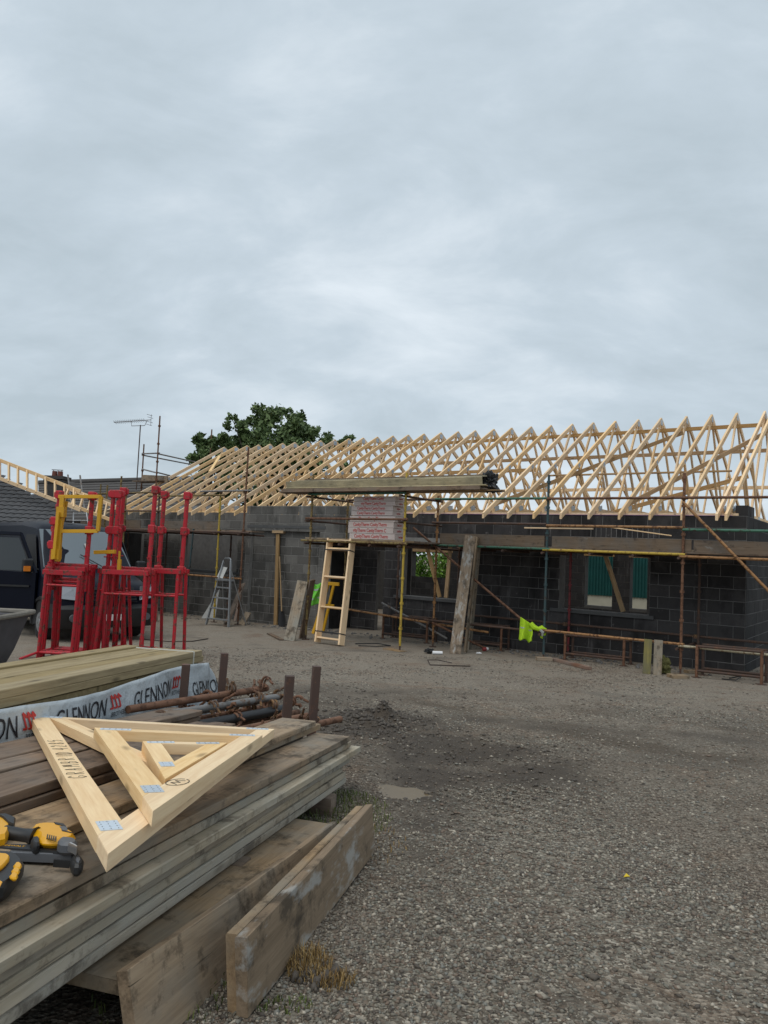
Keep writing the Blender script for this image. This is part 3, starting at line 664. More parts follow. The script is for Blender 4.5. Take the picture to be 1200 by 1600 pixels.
# ---------------------------------------------------------------- roof trusses
HS, TA, TE, SL = 4.97, 3.72, .94, (3.72-.94)/4.97
TM = Matrix((NV, DV, ZV)).transposed().to_4x4()
def tmat(a): m_ = TM.copy(); m_.translation = B(a, 0, 0); return m_
tm0 = tmat(0.0)
truss = bpy.data.objects.new('roof_truss', None); COL.objects.link(truss); truss.matrix_basis = tm0; WM[truss] = tm0
def prism(name, pts, p0, p1, th, mat, yoff=0.0, parent=truss, Mr=tm0):
    p0 = Vector((p0[0], 0, p0[1])); p1 = Vector((p1[0], 0, p1[1])); x = (p1-p0).normalized(); z = Vector((-x.z, 0, x.x))
    if z.z < 0: z = -z
    loc = [((Vector((q[0], 0, q[1]))-p0).dot(x), (Vector((q[0], 0, q[1]))-p0).dot(z)) for q in pts]
    y = z.cross(x); n = len(loc)
    m = Mesh(); m.add([(u, -th/2, w_) for u, w_ in loc] + [(u, th/2, w_) for u, w_ in loc], [tuple(range(n)), tuple(range(n, 2*n))[::-1]] + [(i, n+i, n+(i+1) % n, (i+1) % n) for i in range(n)])
    me_ = m.data(name, mat)
    import bmesh
    bm2 = bmesh.new(); bm2.from_mesh(me_); bmesh.ops.recalc_face_normals(bm2, faces=bm2.faces); bm2.to_mesh(me_); bm2.free()
    Ml = Matrix((x, y, z)).transposed().to_4x4(); Ml.translation = p0 + Vector((0, yoff, 0))
    return link(name, me_, parent, Mr @ Ml)
DR = .122; TH = .045
prism('rafter', [(0, TE), (HS-.001, TA-.0005), (HS-.001, TA-DR), (0, TE-DR)], (0, TE), (HS, TA), TH, M['pine'])
prism('rafter', [(2*HS, TE), (2*HS, TE-DR), (HS+.001, TA-DR), (HS+.001, TA-.0005)], (2*HS, TE), (HS, TA), TH, M['pine'])
BZ = .975
prism('bottom_chord', [(.37, BZ), (2*HS-.37, BZ), (2*HS-.37, BZ+.085), (2*HS-.45, BZ+.097), (.45, BZ+.097), (.37, BZ+.085)], (.37, BZ), (2*HS-.37, BZ), TH-.004, M['pine'])
def web(x0, z0, x1, z1, wd=.072):
    d = Vector((x1-x0, z1-z0)).normalized(); n = Vector((-d.y, d.x))*wd/2
    prism('web', [(x0+n.x, z0+n.y), (x1+n.x, z1+n.y), (x1-n.x, z1-n.y), (x0-n.x, z0-n.y)], (x0, z0), (x1, z1), TH-.006, M['pine'])
xb1, xb2 = 3.30, 2*HS-3.30; xm = 2.45
web(xb1, BZ+.05, HS-.05, TA-.16); web(xb2, BZ+.05, HS+.05, TA-.16)
web(xm, TE+SL*xm-.06, xb1-.08, BZ+.06); web(2*HS-xm, TE+SL*xm-.06, xb2+.08, BZ+.06)
def plate(x, z, wx, wz, ang=0.0):
    m = Mesh(); ca, sa = math.cos(ang), math.sin(ang)
    pts = [(x+ca*i*wx/2-sa*k*wz/2, z+sa*i*wx/2+ca*k*wz/2) for i, k in ((-1, -1), (1, -1), (1, 1), (-1, 1))]
    for yo in (-TH/2-.0008, TH/2+.0008):
        m.add([(p[0], yo-.0008, p[1]) for p in pts]+[(p[0], yo+.0008, p[1]) for p in pts], [(0, 1, 2, 3), (7, 6, 5, 4), (0, 4, 5, 1), (1, 5, 6, 2), (2, 6, 7, 3), (3, 7, 4, 0)])
    link('nail_plate', m.data('nail_plate', M['galv']), truss, tm0)
plate(HS, TA-.13, .16, .13); plate(xb1-.03, BZ+.06, .2, .10); plate(xb2+.03, BZ+.06, .2, .10)
sa_ = math.atan(SL); plate(xm, TE+SL*xm-.075, .12, .09, sa_); plate(2*HS-xm, TE+SL*xm-.075, .12, .09, -sa_)
plate(.62, 1.08, .20, .10, .2); plate(2*HS-.62, 1.08, .20, .10, -.2)
kids = [o for o in COL.objects if o.parent == truss]
def ordinal(n): return ['first', 'second', 'third', 'fourth', 'fifth', 'sixth', 'seventh', 'eighth', 'ninth', 'tenth', 'eleventh', 'twelfth', 'thirteenth', 'fourteenth', 'fifteenth', 'sixteenth', 'seventeenth'][n-1]
TG = 'roof trusses standing in a row along the block walls'
apos = [-.16] + [.6*k for k in range(32)]
rt = random.Random(9)
for i, a_ in enumerate(apos):
    if i == 0: root = truss
    else: root = truss.copy(); COL.objects.link(root)
    mm = tmat(a_ + (rt.uniform(-.012, .012) if i else 0)); mm = mm @ Matrix.Rotation(rt.uniform(-.003, .003), 4, 'X')
    root.matrix_basis = mm; WM[root] = mm
    if i:
        for c_ in kids:
            d_ = c_.copy(); COL.objects.link(d_); d_.parent = root
    n = i+1
    lab = 'pale timber roof truss, ' + (ordinal(n)+' from the right gable end of the row' if n <= 17 else (ordinal(len(apos)-i)+' from the left end of the row' if n < len(apos) else 'outermost at the left end of the row'))
    if i == 0: lab = 'pale timber roof truss doubled close beside its neighbour at the right gable end'
    tag(root, lab, 'roof truss', TG)
# binders and braces
def brace(p, q, lab, mat='binder', wd=.035, th=.095, up=(0, 0, 1)):
    o = board('roof_brace', HB(p), HB(q), wd, th, M[mat], up=up); return tag(o, lab, 'roof brace', 'long braces nailed across the roof trusses')
brace((-.35, 5.06, 3.40), (13.2, 5.06, 3.40), 'uppermost orange brown binder board running just below the truss peaks')
brace((-.3, 5.62, 2.86), (9.5, 5.62, 2.86), 'brown binder board running along the webs a little below the peaks', )
brace((-.4, 7.4, 2.12), (11.5, 7.4, 2.12), 'pale binder board low on the far slope of the trusses', 'pine')
brace((.25, 2.56, 2.02), (4.6, 2.56, 2.02), 'brown binder board tying the front rafters half way up at the right', 'binder', .095, .035)
brace((5.4, 4.0, 2.35), (18.2, 4.0, 2.35), 'orange brown binder board half hidden behind the left hand rafters')
brace((-.1, 4.35, 3.08), (1.9, .95, 1.20), 'steep diagonal brace under the rafters nearest the right gable', 'binder')
brace((1.75, 4.5, 3.22), (5.0, .95, 1.20), 'long diagonal brace crossing under the rafters above the right window', 'binder')
brace((.0, 3.0, 1.95), (3.3, 3.3, 1.10), 'shallow slanting brace low between the trusses near the right gable', 'binder')
brace((17.9, 4.55, 3.40), (17.1, 1.9, 1.95), 'bright yellowish brace board nailed down the slope at the left end', 'bright') if False else brace((17.72, 3.95, 3.20), (17.0, 2.9, 2.50), 'bright yellowish brace board nailed across the first trusses at the left end', 'pine_bright', .11, .03, up=(-SL*NV.x, -SL*NV.y, 1))
# ---------------------------------------------------------------- scaffolds
TR = .0242
def coup_mesh():
    m = Mesh(); m.tube((0, 0, -.035), (0, 0, .035), .036, n=8); m.box((.035, 0, 0), (.05, .062, .06)); m.tube((.03, -.045, 0), (.03, .05, 0), .012, n=6); m.tube((-.02, .0, .0), (-.055, .012, 0), .010, n=6)
    return m
_cm = {}
def coupler(p, parent, mat='coupler', rz=0.0):
    if mat not in _cm: _cm[mat] = coup_mesh().data('coupler', M[mat], True)
    Mx = Matrix.Translation(Vector(p)) @ Matrix.Rotation(rz, 4, 'Z'); return link('coupler', _cm[mat], parent, Mx)
def standard(parent, a, b, z1, mat, z0=None, lean=(0, 0), rings=True, foot=True, lab=None):
    g = gB(a, b); z0 = g+.10 if z0 is None else z0
    p0 = HB((a, b, z0)); p1 = HB((a+lean[0], b+lean[1], z1)); m = Mesh(); L = (p1-p0).length
    m.tube((0, 0, 0), (L, 0, 0), TR, n=10)
    if rings:
        k = .34
        while k < L-.05: m.tube((k-.022, 0, 0), (k+.022, 0, 0), .039, n=10); k += .5
    o = link('standard', m.data('standard', M[mat], True), parent, frame(p0, p1))
    if lab: o['label'] = lab
    if foot:
        mm = Mesh(); q = HB((a, b, g)); mm.tube(q+Vector((0, 0, .01)), p0+Vector((0, 0, .12)), .017, n=8); mm.box(q+Vector((0, 0, .008)), (.15, .15, .012))
        obj('base_jack', mm, M['rust_dark'], parent)
    return o
def rail(parent, a0, a1, b, z, mat, z1=None, b1=None, name='ledger', lab=None):
    o = tube(name, HB((a0, b, z)), HB((a1, b if b1 is None else b1, z if z1 is None else z1)), TR, M[mat], parent)
    if lab: o['label'] = lab
    return o
BO, BI = -.9, .12
sc = thing('scaffold', B(2.9, -.4, gB(2.9, -.4)), 'rusty tube scaffold with grey toe boards along the right half of the house front', 'scaffold', 'scaffolds around the building site')
for a_, mat, ztop, lab in ((-2.2, 'rust', 1.6, None), (.35, 'rust', 1.60, None), (2.89, 'teal_tube', 1.63, 'dark teal painted scaffold upright'), (5.40, 'orange_tube', 1.24, None)):
    standard(sc, a_, BO, ztop, mat, lab=lab)
for a_, mat in ((.30, 'rust_dark'), (2.80, 'maroon_tube'), (5.42, 'rust_dark')): standard(sc, a_, BI, .22, mat, lab='dark red painted scaffold upright' if mat == 'maroon_tube' else None)
rail(sc, -2.3, 2.89, BO-.05, 1.16, 'rust'); rail(sc, 2.89, 5.45, BO-.05, 1.165, 'green_tube', lab='green painted scaffold rail')
rail(sc, -2.3, .35, BO-.05, .60, 'green_tube', lab='green painted scaffold rail'); rail(sc, .35, 2.89, BO-.05, .635, 'orange_tube'); rail(sc, 2.89, 5.5, BO-.05, .66, 'rust_dark')
rail(sc, -2.3, .40, BO-.05, .13, 'orange_tube'); rail(sc, .30, 2.95, BO-.05, .165, 'yellow_tube', lab='yellow painted scaffold ledger'); rail(sc, 2.80, 5.5, BO-.05, .18, 'green_tube', lab='dark green scaffold ledger')
rail(sc, -2.3, 5.5, BI+.05, .15, 'rust_dark')
rail(sc, -2.3, .38, BO-.05, -1.42, 'pale_tube', lab='pale flaking scaffold ledger'); rail(sc, .30, 2.93, BO-.05, -1.39, 'orange_tube'); rail(sc, 2.85, 5.6, BO-.05, -1.42, 'rust_dark'); rail(sc, 4.1, 7.95, BO+.02, -1.55, 'orange_tube', z1=-1.36)
rail(sc, -2.3, 3.0, BI+.05, -1.33, 'rust_dark'); rail(sc, 2.8, 5.5, BI+.05, -1.33, 'rust_dark')
for a_ in (-2.2, .35, 2.89, 5.40):
    for z in (.10, -1.47): rail(sc, a_+.04, a_+.04, BO-.15, z, 'rust_dark', b1=BI+.2, name='transom')
    for z in (1.16, .62, .165, -1.40): coupler(HB((a_, BO-.01, z)), sc, 'coupler', -1.1)
    coupler(HB((a_, BI, .15)), sc); coupler(HB((a_, BI, -1.33)), sc)
for a_ in (1.2, 2.0, 3.8, 4.6): rail(sc, a_, a_, BO-.1, .115, 'rust_dark', b1=BI+.15, name='transom')
rail(sc, .34, -2.0, BO-.11, 1.08, 'orange_tube', z1=-1.42, name='diagonal_brace'); rail(sc, 5.94, 3.30, BO-.11, .54, 'rust', z1=-1.23, name='diagonal_brace')
rb = random.Random(4)
for a0, a1 in ((-2.3, .32), (.36, 2.86), (2.9, 5.38)):
    for k in range(5):  # innermost board added to keep light off the wall below
        b_ = BO+.14+k*.236
        board('deck_board', HB((a0, b_, .205)), HB((a1, b_, .205+rb.uniform(-.004, .006))), .222, .036, M['board_dark'], sc)
for a0, a1, z, mt in ((-2.3, .18, .315, 'board_toe'), (.22, 2.80, .325, 'board_toe'), (2.96, 5.34, .330, 'board_toe')):
    o = board('toe_board', HB((a0, BO+.045, z)), HB((a1, BO+.045, z)), .038, .215, M[mt], sc)
board('deck_board', HB((-1.6, BO-.0+.5, .24)), HB((1.8, BO+.56, .243)), .222, .036, M['board_grey'], sc)

# loading bay
FB = -2.15
lb = thing('scaffold', B(6.65, -1.5, gB(6.65, -1.5)), 'projecting scaffold loading bay with a yellow corner post in front of the entrance', 'scaffold', 'scaffolds around the building site')
standard(lb, 5.40, FB, 1.60, 'yellow_tube', lab='yellow painted corner upright'); standard(lb, 7.88, FB, 1.62, 'olive_tube')
standard(lb, 7.90, -.85, 1.18, 'olive_tube'); standard(lb, 7.05, .1, .15, 'rust_dark')
rail(lb, 5.30, 8.0, FB-.05, .655, 'rust'); rail(lb, 5.36, 7.95, FB-.05, 1.19, 'green_tube', lab='green painted scaffold rail'); rail(lb, 5.3, 8.1, FB-.05, .17, 'olive_tube')
rail(lb, 4.9, 8.0, -.80, 1.17, 'rust_dark'); rail(lb, 5.2, 8.1, -.80, .16, 'rust_dark')
for a_ in (5.45, 7.92):
    for z in (1.13, .60, .11): rail(lb, a_, a_, FB-.15, z, 'rust_dark', b1=-.65, name='transom')
for a_ in (6.2, 7.0): rail(lb, a_, a_, FB-.1, .11, 'rust_dark', b1=-.7, name='transom')
for a_, mt in ((5.40, 'gold_coupler'), (7.88, 'coupler')):
    for z in (1.19, .655, .17): coupler(HB((a_, FB, z)), lb, mt, -1.1)
rail(lb, 5.35, 4.3, FB+1.1, -1.45, 'rust', z1=-1.95, b1=-.5, name='diagonal_brace'); rail(lb, 7.2, 5.4, -.3, -1.2, 'grey_tube', z1=-1.85, name='diagonal_brace')
for k in range(6):
    b_ = FB+.10+k*.232
    board('deck_board', HB((5.30, b_, .215)), HB((8.02, b_, .215+rb.uniform(-.004, .006))), .222, .036, M['board_dark'] if k else M['board_brown'], lb)
tag(board('wooden_sole_plate', HB((5.25, FB-.1, gB(5.4, FB)-.0)), HB((5.75, FB+.05, gB(5.4, FB))), .2, .03, M['board_brown']), 'thin brown board under the foot of the yellow scaffold post', 'board')

# left scaffold
ls = thing('scaffold', B(14, -.4, gB(14, -.4)), 'scaffold with brown toe boards along the left end of the house front', 'scaffold', 'scaffolds around the building site')
standard(ls, 12.2, BO, 1.42, 'yellow_tube', lab='yellow painted scaffold upright'); standard(ls, 11.3, BO, 2.56, 'rust', lean=(-.06, 0))
standard(ls, 13.38, BO, .40, 'teal_tube', lean=(-.17, 0)); standard(ls, 14.75, BO, 1.45, 'rust_dark'); standard(ls, 16.3, BO, 1.6, 'olive_tube'); standard(ls, 17.6, BO, 1.7, 'olive_tube')
standard(ls, 11.35, .0-.12, .4, 'rust_dark') if False else None
for a_ in (12.8, 15.6, 17.5): standard(ls, a_, BI, .3, 'rust_dark')
rail(ls, 11.0, 12.95, BO-.05, 1.42, 'grey_tube'); rail(ls, 12.0, 15.2, BO-.05, 1.31, 'olive_tube'); rail(ls, 14.6, 19.4, BO-.05, 1.42, 'olive_tube', z1=1.40); rail(ls, 14.5, 18.2, BO-.05, .88, 'rust_dark')
rail(ls, 11.0, 19.2, BO-.05, .33, 'rust_dark'); rail(ls, 12.1, 19.2, BI+.03, .31, 'rust_dark'); rail(ls, 11.2, 13.3, BO-.05, -.86, 'orange_tube'); rail(ls, 13.2, 16.5, BO-.05, -.85, 'rust')
for a_ in (11.3, 12.2, 13.3, 14.75, 16.3, 17.6):
    rail(ls, a_+.04, a_+.04, BO-.12, .28, 'rust_dark', b1=BI+.15 if a_ > 12.1 else -.08, name='transom')
    for z in (1.38, .33): coupler(HB((a_, BO, z)), ls, 'coupler', -1.1)
for k in range(4):
    b_ = BO+.14+k*.232
    for a0, a1 in ((12.16, 15.2), (15.22, 19.0)): board('deck_board', HB((a0, b_, .37)), HB((a1, b_, .37+rb.uniform(-.004, .006))), .222, .036, M['board_dark'], ls)
board('deck_board', HB((11.0, BO+.14, .37)), HB((12.14, BO+.14, .37)), .222, .036, M['board_dark'], ls); board('deck_board', HB((11.0, BO+.38, .37)), HB((12.14, BO+.38, .37)), .222, .036, M['board_dark'], ls)
board('toe_board', HB((12.25, BO+.045, .50)), HB((14.5, BO+.045, .50)), .038, .22, M['board_toe'], ls); board('toe_board', HB((15.6, BO+.045, .50)), HB((18.6, BO+.045, .50)), .038, .22, M['board_toe'], ls)

# rear scaffold tower beyond the left end
rt_ = thing('scaffold', at(236, 800, 27.5), 'tall rusty scaffold tower rising beyond the left end of the roof', 'scaffold', 'scaffolds around the building site')
def rtube(name, u0, v0, y0, u1, v1, y1, mat='rust', r=.026):
    return tube(name, at(u0, v0, y0), at(u1, v1, y1), r, M[mat], rt_)
def pole(u, v, y, mat='rust', down=None):
    p = at(u, v, y); q = Vector((p.x, p.y, gz(y) if down is None else down)); m = Mesh(); L = (p-q).length; m.tube((0, 0, 0), (L, 0, 0), .026, n=8)
    k = L-.35
    while k > L-3.2: m.tube((k-.03, 0, 0), (k+.03, 0, 0), .048, n=8); k -= .62
    return link('standard', m.data('standard', M[mat], True), rt_, frame(q, p))
pole(250, 650, 26.0); pole(225, 694, 27.5)
rtube('ledger', 222, 709, 27.5, 249, 708, 26, 'grey_tube'); rtube('ledger', 222, 733, 27.5, 246, 739, 26, 'grey_tube'); rtube('ledger', 247, 709, 26, 305, 722, 29.5, 'grey_tube'); rtube('ledger', 222, 711, 27.5, 300, 726, 30.5, 'grey_tube'); rtube('ledger', 245, 738, 26, 320, 757, 30.0, 'grey_tube')
board('deck_board', at(218, 753, 27.4), at(262, 752, 26.2), .6, .04, M['board_dark'], rt_); board('toe_board', at(222, 747, 27.3), at(262, 749, 26.0), .04, .24, M['board_brown'], rt_)
# single tall tubes seen above the trusses
for (u, v, y, lab) in ((331, 671, 33, 'rusty tube ending against the tree left of the roof'), (549, 688, 27.5, 'brown scaffold tube standing behind the middle of the roof trusses'), (597, 701, 27, 'dark scaffold tube seen between the trusses above the stacked boards')):
    p = at(u, v, y); m = Mesh(); L = p.z-gz(y); m.tube((0, 0, 0), (L, 0, 0), .03, n=8); k = L-.5
    while k > L-2.6: m.tube((k-.03, 0, 0), (k+.03, 0, 0), .05, n=8); k -= .9
    o = link('scaffold_tube', m.data('scaffold_tube', M['rust' if v < 695 else 'rust_dark'], True), None, frame((p.x, p.y, gz(y)), p)); tag(o, lab, 'scaffold tube')

# ---------------------------------------------------------------- on the loading bay
st_ = thing('timber_stack', B(6.1, -1.9, 1.22), 'long stack of weathered olive boards lying high across the loading bay rails', 'timber stack')
rb = random.Random(8)
def tb(a0, a1, b_, z, wd, th, mat='olive_board', tilt=0.0, dz=0.0):
    up = (NV*math.sin(tilt) + ZV*math.cos(tilt)); return board('plank', HB((a0, b_, z)), HB((a1, b_, z+dz)), wd, th, M[mat], st_, up=up, wob=.006, seg=6, seed=int(b_*100) % 17)
tb(3.62, 8.62, -2.335, 1.262, .05, .075, 'board_dark'); tb(3.5, 8.5, -2.34, 1.305, .04, .02, 'olive_board', dz=.01); tb(3.55, 8.75, -2.20, 1.245, .20, .03, 'board_dark'); tb(3.70, 8.9, -1.98, 1.245, .20, .03, 'board_dark'); tb(3.45, 8.7, -1.76, 1.245, .20, .03, 'board_brown')
tb(3.62, 8.55, -2.27, 1.375, .19, .026, tilt=math.pi/2-.25); tb(3.75, 8.6, -2.21, 1.355, .18, .026, tilt=math.pi/2-.2, mat='board_dark'); tb(3.6, 8.45, -2.10, 1.36, .18, .026, tilt=math.pi/2-.1)
tb(3.66, 8.4, -2.06, 1.375, .18, .026, tilt=math.pi/2+.1, mat='board_dark'); tb(3.7, 8.5, -1.95, 1.345, .2, .03); tb(3.7, 8.5, -1.75, 1.31, .2, .03, 'board_dark')
tb(3.50, 8.62, -2.295, 1.30, .05, .026, 'board_brown', tilt=.1); tb(3.9, 8.2, -2.285, 1.275, .06, .022, 'olive_board', tilt=.1); tb(3.58, 8.30, -2.17, 1.492, .18, .024, tilt=-.12); tb(3.75, 8.12, -2.08, 1.520, .17, .024, 'board_dark', tilt=-.05); tb(3.66, 8.35, -1.99, 1.475, .18, .024, 'olive_board', tilt=-.05); tb(3.62, 8.4, -1.80, 1.45, .18, .024)
tb(3.25, 4.6, -2.12, 1.222, .12, .016, 'pine_old')
from mathutils import noise as mnoise
def crumple(name, c, r, seed, mat, sx=1, sy=1, sz=1, amp=.35, n=40, parent=None):
    m = Mesh(); vs = []; h = n//2; off = Vector((seed*3.7, seed*1.3, seed*.7))
    for i in range(h+1):
        th = math.pi*i/h
        for j in range(n):
            a = 2*math.pi*j/n; d = Vector((math.sin(th)*math.cos(a), math.sin(th)*math.sin(a), math.cos(th)))
            k = .8+amp*(1.1*mnoise.noise(d*1.7+off)+.8*abs(mnoise.noise(d*3.6+off))+.45*abs(mnoise.noise(d*8+off))-.2)
            vs.append((c[0]+d.x*r*sx*k, c[1]+d.y*r*sy*k, c[2]+d.z*r*sz*k))
    fs = [(i*n+j, (i+1)*n+j, (i+1)*n+(j+1) % n, i*n+(j+1) % n) for i in range(h) for j in range(n)]
    m.add(vs, fs); return obj(name, m, mat, parent)
pc = HB((3.60, -2.05, 1.375)); o = crumple('plastic_wrap', pc, .175, 4, M['black_plastic'], 1.1, .9, .95, .7); tag(o, 'crumpled black plastic over the right end of the high timber stack', 'plastic wrap')
pc = HB((3.50, -1.93, 1.33)); crumple('black_bag', pc, .13, 7, M['board_dark'], 1, 1, 1, .6) and None
bpy.data.objects.remove(bpy.data.objects['black_bag'])

# insulation packs: four boards each, red lettering on the long side
def insulation(z0, z1, a0, a1, b0, dp, lab, words, seed):
    t_ = thing('insulation_pack', B((a0+a1)/2, b0+.2, z0), lab, 'insulation pack', 'insulation packs on the loading bay')
    n = len(words); h = (z1-z0)/n; r = random.Random(seed)
    for k, wd in enumerate(words):
        da = r.uniform(-.03, .03); zc = z0+h*(k+.5)
        o = board('insulation_board', HB((a1+da, b0+dp/2, zc)), HB((a0+da, b0+dp/2, zc)), dp, h-.006, M['foam'], t_)
        if wd:
            me_ = text_mesh(wd, h*.86, .0008, M['red_ink'], sx=.76, bold=.06); w_ = max(v.co.x for v in me_.vertices)*2
            Mx = Matrix((-DV, ZV, -NV)).transposed().to_4x4(); Mx.translation = HB(((a0+a1)/2+da+.02, b0-.002, zc)); link('lettering', me_, o, Mx)
        me_ = text_mesh('CavityTherm', h*.5, .0008, M['red_ink'], sx=.5); Mx = Matrix((NV, ZV, -DV)).transposed().to_4x4(); Mx = Matrix((NV, ZV, -DV)).transposed().to_4x4(); Mx.translation = HB((a0+da-.002, b0+dp/2, zc)); link('lettering', me_, o, Mx)
    return t_
insulation(.24, .735, 5.78, 6.96, -1.97, .42, 'lower pack of white insulation boards with red lettering on the loading bay', ['CavityTherm CavityTherm', 'vityTherm CavityTherm C', 'CavityTherm CavityTherm', 'Therm CavityTherm'], 1)
insulation(.742, 1.15, 5.82, 6.90, -1.95, .42, 'upper pack of white insulation boards with red lettering, topmost on the loading bay', ['CavityTherm CavityTherm', 'CavityTherm CavityTherm', 'vityTherm CavityTherm', 'CavityTherm Cavity'], 2)
# ---------------------------------------------------------------- things standing along the house front
def lean(lab, p0, p1, wd, th, mat, face, name='leaning_plank', cat='plank', group=None, **k):
    return tag(board(name, p0, p1, wd, th, M[mat], up=face, **k), lab, cat, group)
toCam = -NV
def gp(u, v): return on_ground(u, v)
# pine roof ladder leaning on the loading bay
gl = (HB((7.88, -2.62, 0)), HB((7.20, -2.62, 0)))
lt = (HB((7.64, -2.24, .27)), HB((6.98, -2.24, .27)))
lad = thing('timber_ladder', gp(513, 1005), 'new pale pine frame with four rungs leaning against the loading bay', 'timber ladder')
f0, f1 = at(496, 1003, 15.9), at(533, 1007, 15.55); f0.z = gz(f0.y)+.03; f1.z = gz(f1.y)+.02
h0, h1 = at(516, 842, 16.35), at(551, 843, 16.0)
xd = (f1-f0).normalized(); ld = (h0-f0).normalized(); nrm = xd.cross(ld).normalized()
if nrm.dot(f0) > 0: nrm = -nrm
for q0, q1 in ((f0, h0), (f1, h1)): board('stile', q0, q1, .040, .185, M['pine'], lad, up=nrm)
for k, fr in enumerate((.045, .335, .625, .90, .98)):
    board('rung', f0.lerp(h0, fr)+xd*.02, f1.lerp(h1, fr)-xd*.02, .15, .036, M['pine'], lad, up=ld)
for fr in (.10, .885):
    m = Mesh(); a0, a1 = f0.lerp(h0, fr), f1.lerp(h1, fr+.0)
    for s in (1, -1): m.bar(a0-xd*.025+nrm*s*.096, a1+xd*.025+nrm*s*.096, .004, .022, up=ld)
    for q_, sg in ((a0, -1), (a1, 1)): m.bar(q_+xd*sg*.023-nrm*.096, q_+xd*sg*.023+nrm*.096, .004, .022, up=ld)
    obj('black_strap', m, M['black_soft'], lad)
# leaning planks
def lp(lab, u0, v0, u1, v1, y1, wd, mat, yoff=0.0, dy=0.0, face=None, name='leaning_plank', grp='planks leaning along the house front', th=.038):
    p = gp(u0, v0); p.y += yoff; p = at(u0, v0, p.y); q = at(u1, v1, y1); return lean(lab, p, q, wd, th, mat, face or toCam, name=name, group=grp, wob=.004, seg=4)
pl = gp(453, 1002)
lp('short brown plank leaning at the left of the pine frame, in front of its pair', 452, 1001, 473, 908, pl.y+.45, .235, 'board_grey', face=(-.2, -1, .2))
lp('dark plank edge leaning behind the short brown plank by the green vest', 471, 1000, 488, 906, pl.y+.50, .20, 'board_dark', yoff=.35, face=(.9, -.5, .1))
lp('tall grey plank with a pale whitewashed top leaning on the scaffold toe board', 711, 1022, 735, 837, HB((4.5, -1.0, 0)).y, .225, 'board_splash', face=(-.25, -1, .15))
lp('tall brown plank standing edge on behind the whitewashed plank', 727, 1020, 746, 839, HB((4.3, -1.0, 0)).y+.1, .16, 'board_brown', yoff=.12, face=(1, -.35, 0))
lp('third tall plank leaning at the back of the plank group on the toe board', 733, 1017, 749, 842, HB((4.3, -1.0, 0)).y+.22, .14, 'board_grey', yoff=.3, face=(.9, -.6, 0))
# doorway prop, thin lath, shovel
p = HB((10.85, .03, gB(10.85, 0))); q = HB((10.92, .03, .34)); lean('rough timber prop standing upright in the blocked doorway', p, q, .11, .05, 'pine_old', toCam, name='timber_prop', cat='prop')
tag(board('timber_block', HB((11.1, .03, .40)), HB((10.7, .03, .40)), .1, .07, M['pine_old']), 'short timber packer on top of the doorway prop', 'packer')
sh = thing('shovel', HB((10.35, -.25, gB(10.4, -.2))), 'shovel with a long wooden handle and black blade leaning beside the doorway prop', 'shovel')
sb = HB((10.30, -.30, gB(10.3, -.3))); sx = HB((10.78, -.02, -.25))
tube('handle', sb.lerp(sx, .22), sx, .018, M['pine_old'], sh)
m = Mesh(); dr = (sx-sb).normalized(); sd_ = dr.cross(toCam).normalized(); nf = sd_.cross(dr)
rows = []
for i in range(6):
    f = i/5; wv = .13*(1-.5*(1-f)**3 if f < .6 else 1-.25*(f-.6)); rows.append([sb+dr*(.42*(1-f))*1.0 + sd_*wv*s_ + nf*(.03*s_*s_-.02) for s_ in (-1, -.5, 0, .5, 1)])
vs = [x for r_ in rows for x in r_]; m.add(vs + [x-nf*.006 for x in vs], [(i*5+j, i*5+j+1, i*5+j+6, i*5+j+5) for i in range(5) for j in range(4)] + [(30+i*5+j, 30+i*5+j+5, 30+i*5+j+6, 30+i*5+j+1) for i in range(5) for j in range(4)])
obj('blade', m, M['tool_black'], sh, True)
# pile of spoil along the wall foot
def heap(name, pts, seed, lab=None, mat='dark_concrete'):
    pass
# yellow trestle frame with a green vest hung on it
yt = thing('folding_frame', gp(500, 990), 'yellow folding frame half hidden behind the pine ladder frame', 'folding frame')
for (u0, v0, u1, v1, dy) in ((489, 990, 513, 912, 0), (505, 986, 522, 912, .35)):
    g0 = gp(u0, v0); board('leg', g0, at(u1, v1, g0.y+.15-dy*.8), .07, .04, M['yellow_paint'], yt, up=toCam)
g0 = gp(489, 990); board('cross_bar', at(503, 945, g0.y+.2), at(522, 946, g0.y), .05, .03, M['yellow_paint'], yt, up=toCam)
board('top_bar', at(506, 911, g0.y+.1), at(530, 913, g0.y-.1), .08, .05, M['yellow_paint'], yt, up=toCam)
def cloth(name, P, nu, nv, mat, lab, cat, stripes=(), thick=.006, grp=None):
    """a folded sheet: P(s, t) with s, t in 0..1 gives its surface; stripes are (s0, s1, t0, t1) bands of reflective tape"""
    m = Mesh(); vs = [P(i/nu, j/nv) for j in range(nv+1) for i in range(nu+1)]; fs = [(j*(nu+1)+i, j*(nu+1)+i+1, (j+1)*(nu+1)+i+1, (j+1)*(nu+1)+i) for j in range(nv) for i in range(nu)]
    m.add(vs, fs); o = obj(name, m, mat, None, True); sm_ = o.modifiers.new('thick', 'SOLIDIFY'); sm_.thickness = thick; sm_.offset = 0
    tag(o, lab, cat, grp)
    for s0, s1, t0, t1 in stripes:
        m = Mesh(); n = 14; k = 6; pts = []
        for j in range(k+1):
            for i in range(n+1):
                s, t2 = s0+(s1-s0)*i/n, t0+(t1-t0)*j/k; pts.append(Vector(P(s, t2)) + toCam*.008)
        m.add(pts, [(j*(n+1)+i, j*(n+1)+i+1, (j+1)*(n+1)+i+1, (j+1)*(n+1)+i) for j in range(k) for i in range(n)]); x_ = obj('reflective_strip', m, M['reflective'], o, True)
    return o
yv = g0.y+.12
